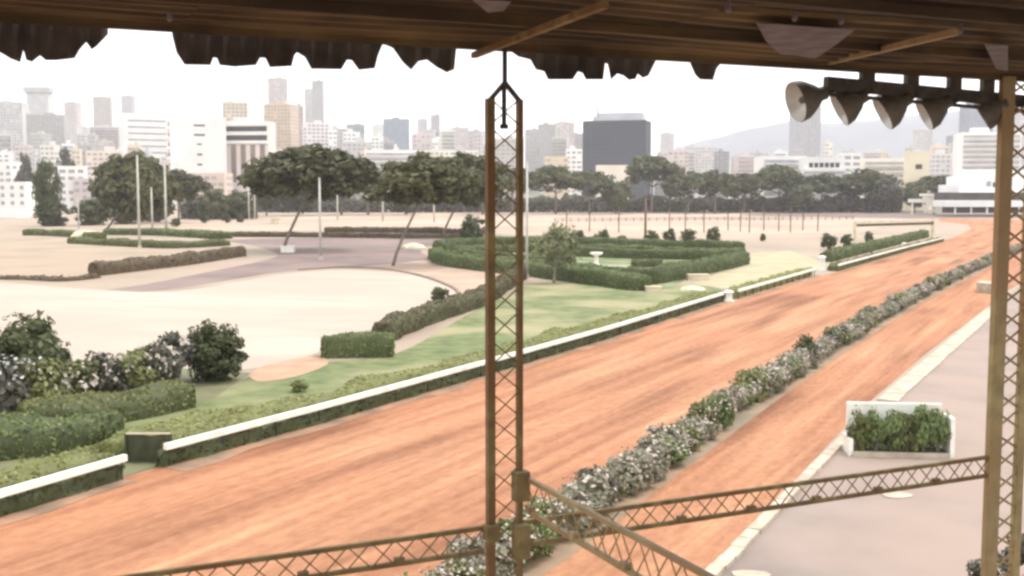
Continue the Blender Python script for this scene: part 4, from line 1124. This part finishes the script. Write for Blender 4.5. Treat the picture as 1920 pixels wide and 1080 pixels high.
B('white house with a dark carport at the left edge', -30, 62, 345, 470, WH, 5, roofbox=False, each=True)
B('small white house at the left edge above the dark hedge', -20, 42, 308, 560, WH, -12, roofbox=False)
B('long white shed low at the left edge', -40, 45, 398, 400, WH, 0, 'blank', roofbox=False)
B('small pinkish house with a red roof behind the left pine', 140, 200, 338, 520, PINK, 10, roofbox=False)
B('pale house behind the left pine', 165, 235, 285, 760, (0.72, 0.62, 0.55), 12)
B('pale pink low house at the foot of the white apartment block', 340, 430, 328, 560, (0.68, 0.54, 0.46), 0, roofbox=False)
B('office block with two dark balcony bands and pink piers', 414, 516, 230, 640, (0.70, 0.62, 0.58), -6, 'none', depth=0.5)
B('beige block behind the dark banded office block', 420, 470, 193, 1000, BE, 10)
B('tallest pinkish tower of the left skyline', 504, 544, 147, 1500, PINK, 14)
B('orange beige block in front of the tallest tower', 500, 560, 196, 1050, TAN, -12)
B('slim brown block right of the orange beige block', 545, 572, 200, 1150, (0.50, 0.40, 0.36), 6)
B('pale slim tower left of the grey needle tower', 574, 592, 168, 1850, LG, 5)
B('grey needle tower standing alone on the left skyline', 589, 610, 152, 1800, GREY, -5)
B('white pinkish block under the needle tower', 566, 620, 232, 980, (0.74, 0.68, 0.67), 14)
B('pale low block right of the needle tower', 612, 660, 242, 1100, LG, -14)
B('rounded grey block on the hazy ridge', 650, 686, 234, 1600, BLUE, 20)
B('bluish grey office block left of the middle column', 718, 770, 224, 1500, BLUE, 8, 'curtain')
B('pale narrow block right of the bluish office block', 784, 802, 224, 1800, LG, 0)
B('grey narrow tower left of the middle column', 808, 826, 216, 1700, GREY, 8)
B('dark grey block between pale blocks near the middle column', 818, 842, 250, 1300, (0.28, 0.28, 0.29), -5)
B('hazy pinkish block left of the middle column', 846, 880, 240, 1500, PINK, 12)
B('hazy grey block touching the middle column', 872, 908, 246, 1600, GREY, -12)
B('long low white block with a grey strip above the pines', 688, 784, 284, 720, WH, 0, 'band', roofbox=False)
B('long cream block above the second umbrella pine', 775, 900, 284, 800, (0.78, 0.75, 0.64), 4, roofbox=False)
B('pale stepped houses right of the big umbrella pine', 640, 700, 268, 850, LG, 8)
B('grey green block seen through the middle column', 925, 975, 262, 900, (0.5, 0.47, 0.44), 8)
B('grey block just right of the middle column', 984, 1012, 244, 1200, GREY, 10)
B('dark grey block with stepped top right of the middle column', 1008, 1044, 234, 1350, (0.40, 0.38, 0.38), -10)
B('pinkish grey block left of the dark glass block', 1040, 1076, 230, 1450, PINK, 12)
B('white low block at the left foot of the dark glass block', 1060, 1092, 282, 760, WH, -6)
B('cream low house right of the middle column above the pines', 1020, 1065, 296, 700, BE, 6, roofbox=False)
glassb = B('big dark glass office block in the middle of the skyline', 1090, 1223, 227, 900, (0.045, 0.052, 0.068), -16, 'curtain', depth=0.55, roofbox=False)
B('pale podium under the big dark glass block', 1118, 1178, 312, 800, (0.72, 0.66, 0.56), 0, 'blank', roofbox=False)
B('slim hazy tower right of the dark glass block', 1237, 1262, 250, 1700, LG, 6)
B('low pinkish houses right of the dark glass block', 1250, 1292, 284, 900, PINK, -8)
B('pale grey block left of the small dark block', 1286, 1342, 276, 1200, LG, 10)
B('small dark grey block right of centre', 1338, 1366, 286, 1000, (0.27, 0.27, 0.28), -6)
B('grey tower rising behind the leftmost floodlight', 1480, 1533, 200, 1400, (0.36, 0.37, 0.40), 10, 'piers')
B('white flat roofed house left of the row of windows house', 1418, 1505, 296, 560, WH, 4, 'band', roofbox=False)
B('white house with a row of dark windows above the pines', 1500, 1578, 298, 540, WH, -4, 'none', roofbox=False)
B('small white house with a roof hut above the pines', 1570, 1610, 290, 580, WH, 10, roofbox=False)
B('long cream house with a grey upper strip above the pines', 1600, 1705, 300, 600, (0.78, 0.72, 0.62), 4, 'band', roofbox=False)
B('cream house with one dark window on the right', 1696, 1738, 288, 560, (0.76, 0.68, 0.5), -4, 'none', roofbox=False)
B('pale hazy block below the fourth floodlight', 1712, 1742, 244, 1500, LG, 6)
B('bluish slim block right of the fourth floodlight', 1772, 1797, 256, 1400, BLUE, -6)
B('white grey low blocks left of the right white apartments', 1738, 1795, 290, 800, (0.6, 0.58, 0.57), 8)
B('bluish office tower with a grid of floors at the right', 1798, 1852, 197, 1250, BLUE, 12, 'curtain')
B('white apartment block with many floors behind the olive column', 1788, 1905, 250, 700, WH, -10, 'band')
B('hazy block far right behind the olive column', 1880, 1960, 205, 1400, LG, 8)
# fixed extras on the detailed blocks
def find(lbl): return next(o for o in bpy.data.objects if o.get('label') == lbl)
def front_box(o, xa, xb, za_px, zb_px, Y, name, m, thick=0.3, out_=0.15):
    """box on the front face: xa..xb as fractions of the width, heights from picture rows at depth Y"""
    w = next(c for c in o.children if c.name.startswith('wall')).data
    xs = [v_.co.x for v_ in w.vertices]; ys = [v_.co.y for v_ in w.vertices]
    W = max(xs) - min(xs); y0 = min(ys)
    z1 = AT(960, za_px, Y).z - o.location.z; z0 = AT(960, zb_px, Y).z - o.location.z
    MB().box(min(xs) + W * xa, min(xs) + W * xb, y0 - out_, y0 + thick, z0, z1).build(name, m, o)
DARKG = mat('dark_glass', (0.06, 0.055, 0.055), (0.03, 0.03, 0.03), scale=0.3, rough=0.3)
ob = find('office block with two dark balcony bands and pink piers')
for (a, b) in ((237, 246), (254, 263)): front_box(ob, 0.02, 0.98, a, b, 640, 'window_band', DARKG, 0.3, 0.1)
for (a, b) in ((230, 236), (247, 253), (264, 269)): front_box(ob, 0.0, 1.0, a, b, 640, 'balcony', wallmat(WH), 0.3, 1.4)
for i in range(5): front_box(ob, 0.08 + i * 0.19, 0.18 + i * 0.19, 271, 342, 640, 'window_strip', mat('brown_glass', (0.26, 0.2, 0.18), (0.18, 0.14, 0.12), scale=0.2), 0.3, 0.1)
ob = find('white apartment block with balconies on its left flank')
for k_, (a, b) in enumerate(((232, 236), (250, 254), (268, 271), (287, 291), (306, 310))): front_box(ob, 0.42 if k_ < 2 else 0.47, 0.62 if k_ < 2 else 0.56, a, b, 620, 'window', GLASS, 0.3, 0.08)
def flank(o, n, m, Y, rows, name, h_px, out_=0.1, ya=0.15, yb=0.85):
    w = next(c for c in o.children if c.name.startswith('wall')).data
    xs = [v_.co.x for v_ in w.vertices]; ys = [v_.co.y for v_ in w.vertices]; D = max(ys) - min(ys)
    for r_ in rows:
        z1 = AT(960, r_, Y).z - o.location.z; z0 = AT(960, r_ + h_px, Y).z - o.location.z
        MB().box(min(xs) - out_, min(xs) + 0.2, min(ys) + D * ya, min(ys) + D * yb, z0, z1).build(name, m, o)
flank(ob, 5, DARKG, 620, (228, 247, 266, 285, 304), 'loggia', 8)
flank(ob, 5, wallmat(WH), 620, (236.5, 255.5, 274.5, 293.5, 312.5), 'balcony', 6, 1.3, 0.1, 0.9)
ob = find('white corner block with a shaded left flank')
for r_ in (224, 236, 248, 260, 272, 284): front_box(ob, 0.1, 0.92, r_, r_ + 3, 900, 'window_band', GL_PALE, 0.3, 0.08)
ob = find('white house with a row of dark windows above the pines')
for i in range(6): front_box(ob, 0.12 + i * 0.13, 0.22 + i * 0.13, 305, 314, 540, 'window', DARKG, 0.3, 0.1)
front_box(ob, -0.02, 1.02, 316, 322, 540, 'ledge', wallmat(WH), 0.3, 1.2)
ob = find('cream house with one dark window on the right')
front_box(ob, 0.35, 0.65, 308, 317, 560, 'window', DARKG, 0.3, 0.1)
# roof plant of the glass block, mast
w_ = next(c for c in glassb.children if c.name.startswith('wall')).data
hx = max(v_.co.x for v_ in w_.vertices); hy = max(v_.co.y for v_ in w_.vertices); hz = max(v_.co.z for v_ in w_.vertices)
pm = wallmat((0.50, 0.50, 0.53))
h1 = AT(960, 208, 900).z - AT(960, 227, 900).z
MB().box(-hx * 0.55, hx * 0.86, -hy * 0.6, hy * 0.6, hz + 0.02, hz + h1 * 0.95).build('roof_plant', pm, glassb)
MB().box(-hx * 0.75, -hx * 0.55, -hy * 0.4, hy * 0.3, hz + 0.02, hz + h1 * 0.6).build('roof_plant', pm, glassb)
MB().tube([(-hx * 0.62, -hy * 0.3, hz), (-hx * 0.62, -hy * 0.3, hz + h1 * 1.6)], 1.0, 6).build('mast', pm, glassb)
# tower crown
tw = find('pale tower with a wide flat crown at the far left')
w_ = next(c for c in tw.children if c.name.startswith('wall')).data
hx = max(v_.co.x for v_ in w_.vertices); hy = max(v_.co.y for v_ in w_.vertices); hz = max(v_.co.z for v_ in w_.vertices)
MB().box(-hx * 1.25, hx * 1.1, -hy * 1.15, hy * 1.1, hz + 2.5, hz + 12).build('crown_slab', wallmat(GREY), tw)
MB().box(-hx * 0.8, hx * 0.8, -hy * 0.8, hy * 0.8, hz - 0.2, hz + 2.5).build('crown_neck', wallmat(GREY), tw)
# small blocks filling the hillside
def fillers(n, xa, xb, Ya, Yb, ta, tb, side):
    for i in range(n):
        x = xa + (xb - xa) * (i + random.random()) / n; Y = random.uniform(Ya, Yb); tp = random.uniform(ta, tb)
        w = random.uniform(15, 36) * (1 if Y < 1500 else 0.8)
        c, cn = random.choice(((LG, 'pale grey'), (PINK, 'pinkish'), (WH, 'white'), ((0.7, 0.66, 0.6), 'off white'), (GREY, 'grey'), (BE, 'beige'), ((0.5, 0.47, 0.44), 'brownish grey')))
        dist = 'near' if Y < 1020 else 'middle' if Y < 1550 else 'farthest'
        B('hazy ' + cn + ' apartment block in the ' + dist + ' rooftops ' + side, x - w / 2, x + w / 2, tp, Y, c, None, random.choice(('grid', 'grid', 'band')), depth=random.uniform(0.5, 0.9), fh=3.6, group='hazy far rooftops ' + side)
fillers(30, -10, 700, 760, 1000, 268, 306, 'on the left hillside')
fillers(30, -10, 910, 1050, 1500, 248, 286, 'on the left hillside')
fillers(34, -10, 910, 1600, 2400, 232, 262, 'on the left hillside')
fillers(26, -10, 905, 860, 1250, 244, 284, 'on the left hillside')
fillers(10, 905, 1095, 1100, 1900, 236, 290, 'behind the middle column')
fillers(16, 1225, 1480, 800, 1500, 278, 312, 'on the right')
fillers(14, 1480, 1800, 900, 1700, 268, 300, 'on the right')

# white stepped pavilion at the right
pv = thing('pavilion', 'white stepped pavilion with a long canopy behind the bend of the track', 'pavilion', AT(1840, 362, 430) * 1)
pv.location.z = 0
pox = pv.location.copy()
def pbox(x0, x1, ya, yb, Y, dep, name, m):
    a = AT(x0, ya, Y); b = AT(x1, yb, Y)
    MB().box(a.x - pox.x, b.x - pox.x, Y - pox.y, Y + dep - pox.y, b.z, a.z).build(name, m, pv)
DKW = mat('dark_opening', (0.10, 0.085, 0.08), (0.07, 0.06, 0.055), scale=0.4)
PW = wallmat((0.82, 0.81, 0.79))
pbox(1772, 1990, 376, 388, 425, 12, 'canopy', PW)
pbox(1778, 1990, 388.2, 399, 429, 6, 'dark_recess', DKW)
pbox(1788, 1990, 361, 375.8, 436, 20, 'dark_band', DKW)
pbox(1800, 1990, 346, 360.8, 434, 22, 'lower_block', PW)
pbox(1812, 1990, 330, 345.8, 436, 20, 'upper_block', PW)
pbox(1826, 1990, 318, 329.8, 438, 18, 'top_block', PW)
pbox(1862, 1884, 342, 351, 433.8, 0.3, 'window', DARKG)
pbox(1850, 1858, 340, 350, 433.8, 0.3, 'window', GL_PALE)
for i in range(7): pbox(1790 + i * 30, 1792.5 + i * 30, 388.2, 400.3, 426, 0.6, 'column', PW)
# white kiosk
kb = G(1752, 402); ki = thing('kiosk', 'white angular kiosk at the bend of the track', 'kiosk', kb)
def kbox(x0, x1, ya, yb, dy, dep, name, m=WHITE):
    a = AT(x0, ya, kb.y); b = AT(x1, yb, kb.y)
    MB().box(a.x - kb.x, b.x - kb.x, dy, dy + dep, b.z, a.z).build(name, m, ki)
kbox(1738, 1769, 368, 386, 0, 5, 'cabin'); kbox(1733, 1771, 363, 367.8, -0.6, 6.2, 'roof'); kbox(1755, 1770, 386.2, 402.5, 0.3, 4, 'leg'); kbox(1738, 1757, 394, 399, 0.4, 3, 'step'); kbox(1708, 1737.5, 373, 380, 1.0, 2.5, 'counter'); kbox(1712, 1714, 380.2, 402, 1.4, 0.6, 'leg')

# ================================================================== AIR
hz_ = MB().box(-7600, 7600, -400, 8000, -1.0, 720)
hm = bpy.data.materials.new('haze'); hm.use_nodes = True
n = hm.node_tree.nodes; n.clear()
vo = n.new('ShaderNodeVolumePrincipled'); vo.inputs['Color'].default_value = (0.955, 0.965, 1.0, 1)
vo.inputs['Density'].default_value = 0.00014; vo.inputs['Anisotropy'].default_value = 0.1
oo = n.new('ShaderNodeOutputMaterial'); hm.node_tree.links.new(vo.outputs[0], oo.inputs['Volume'])
hz = hz_.build('haze', hm); stuff(hz); hz['label'] = 'pale haze in the air over the city'
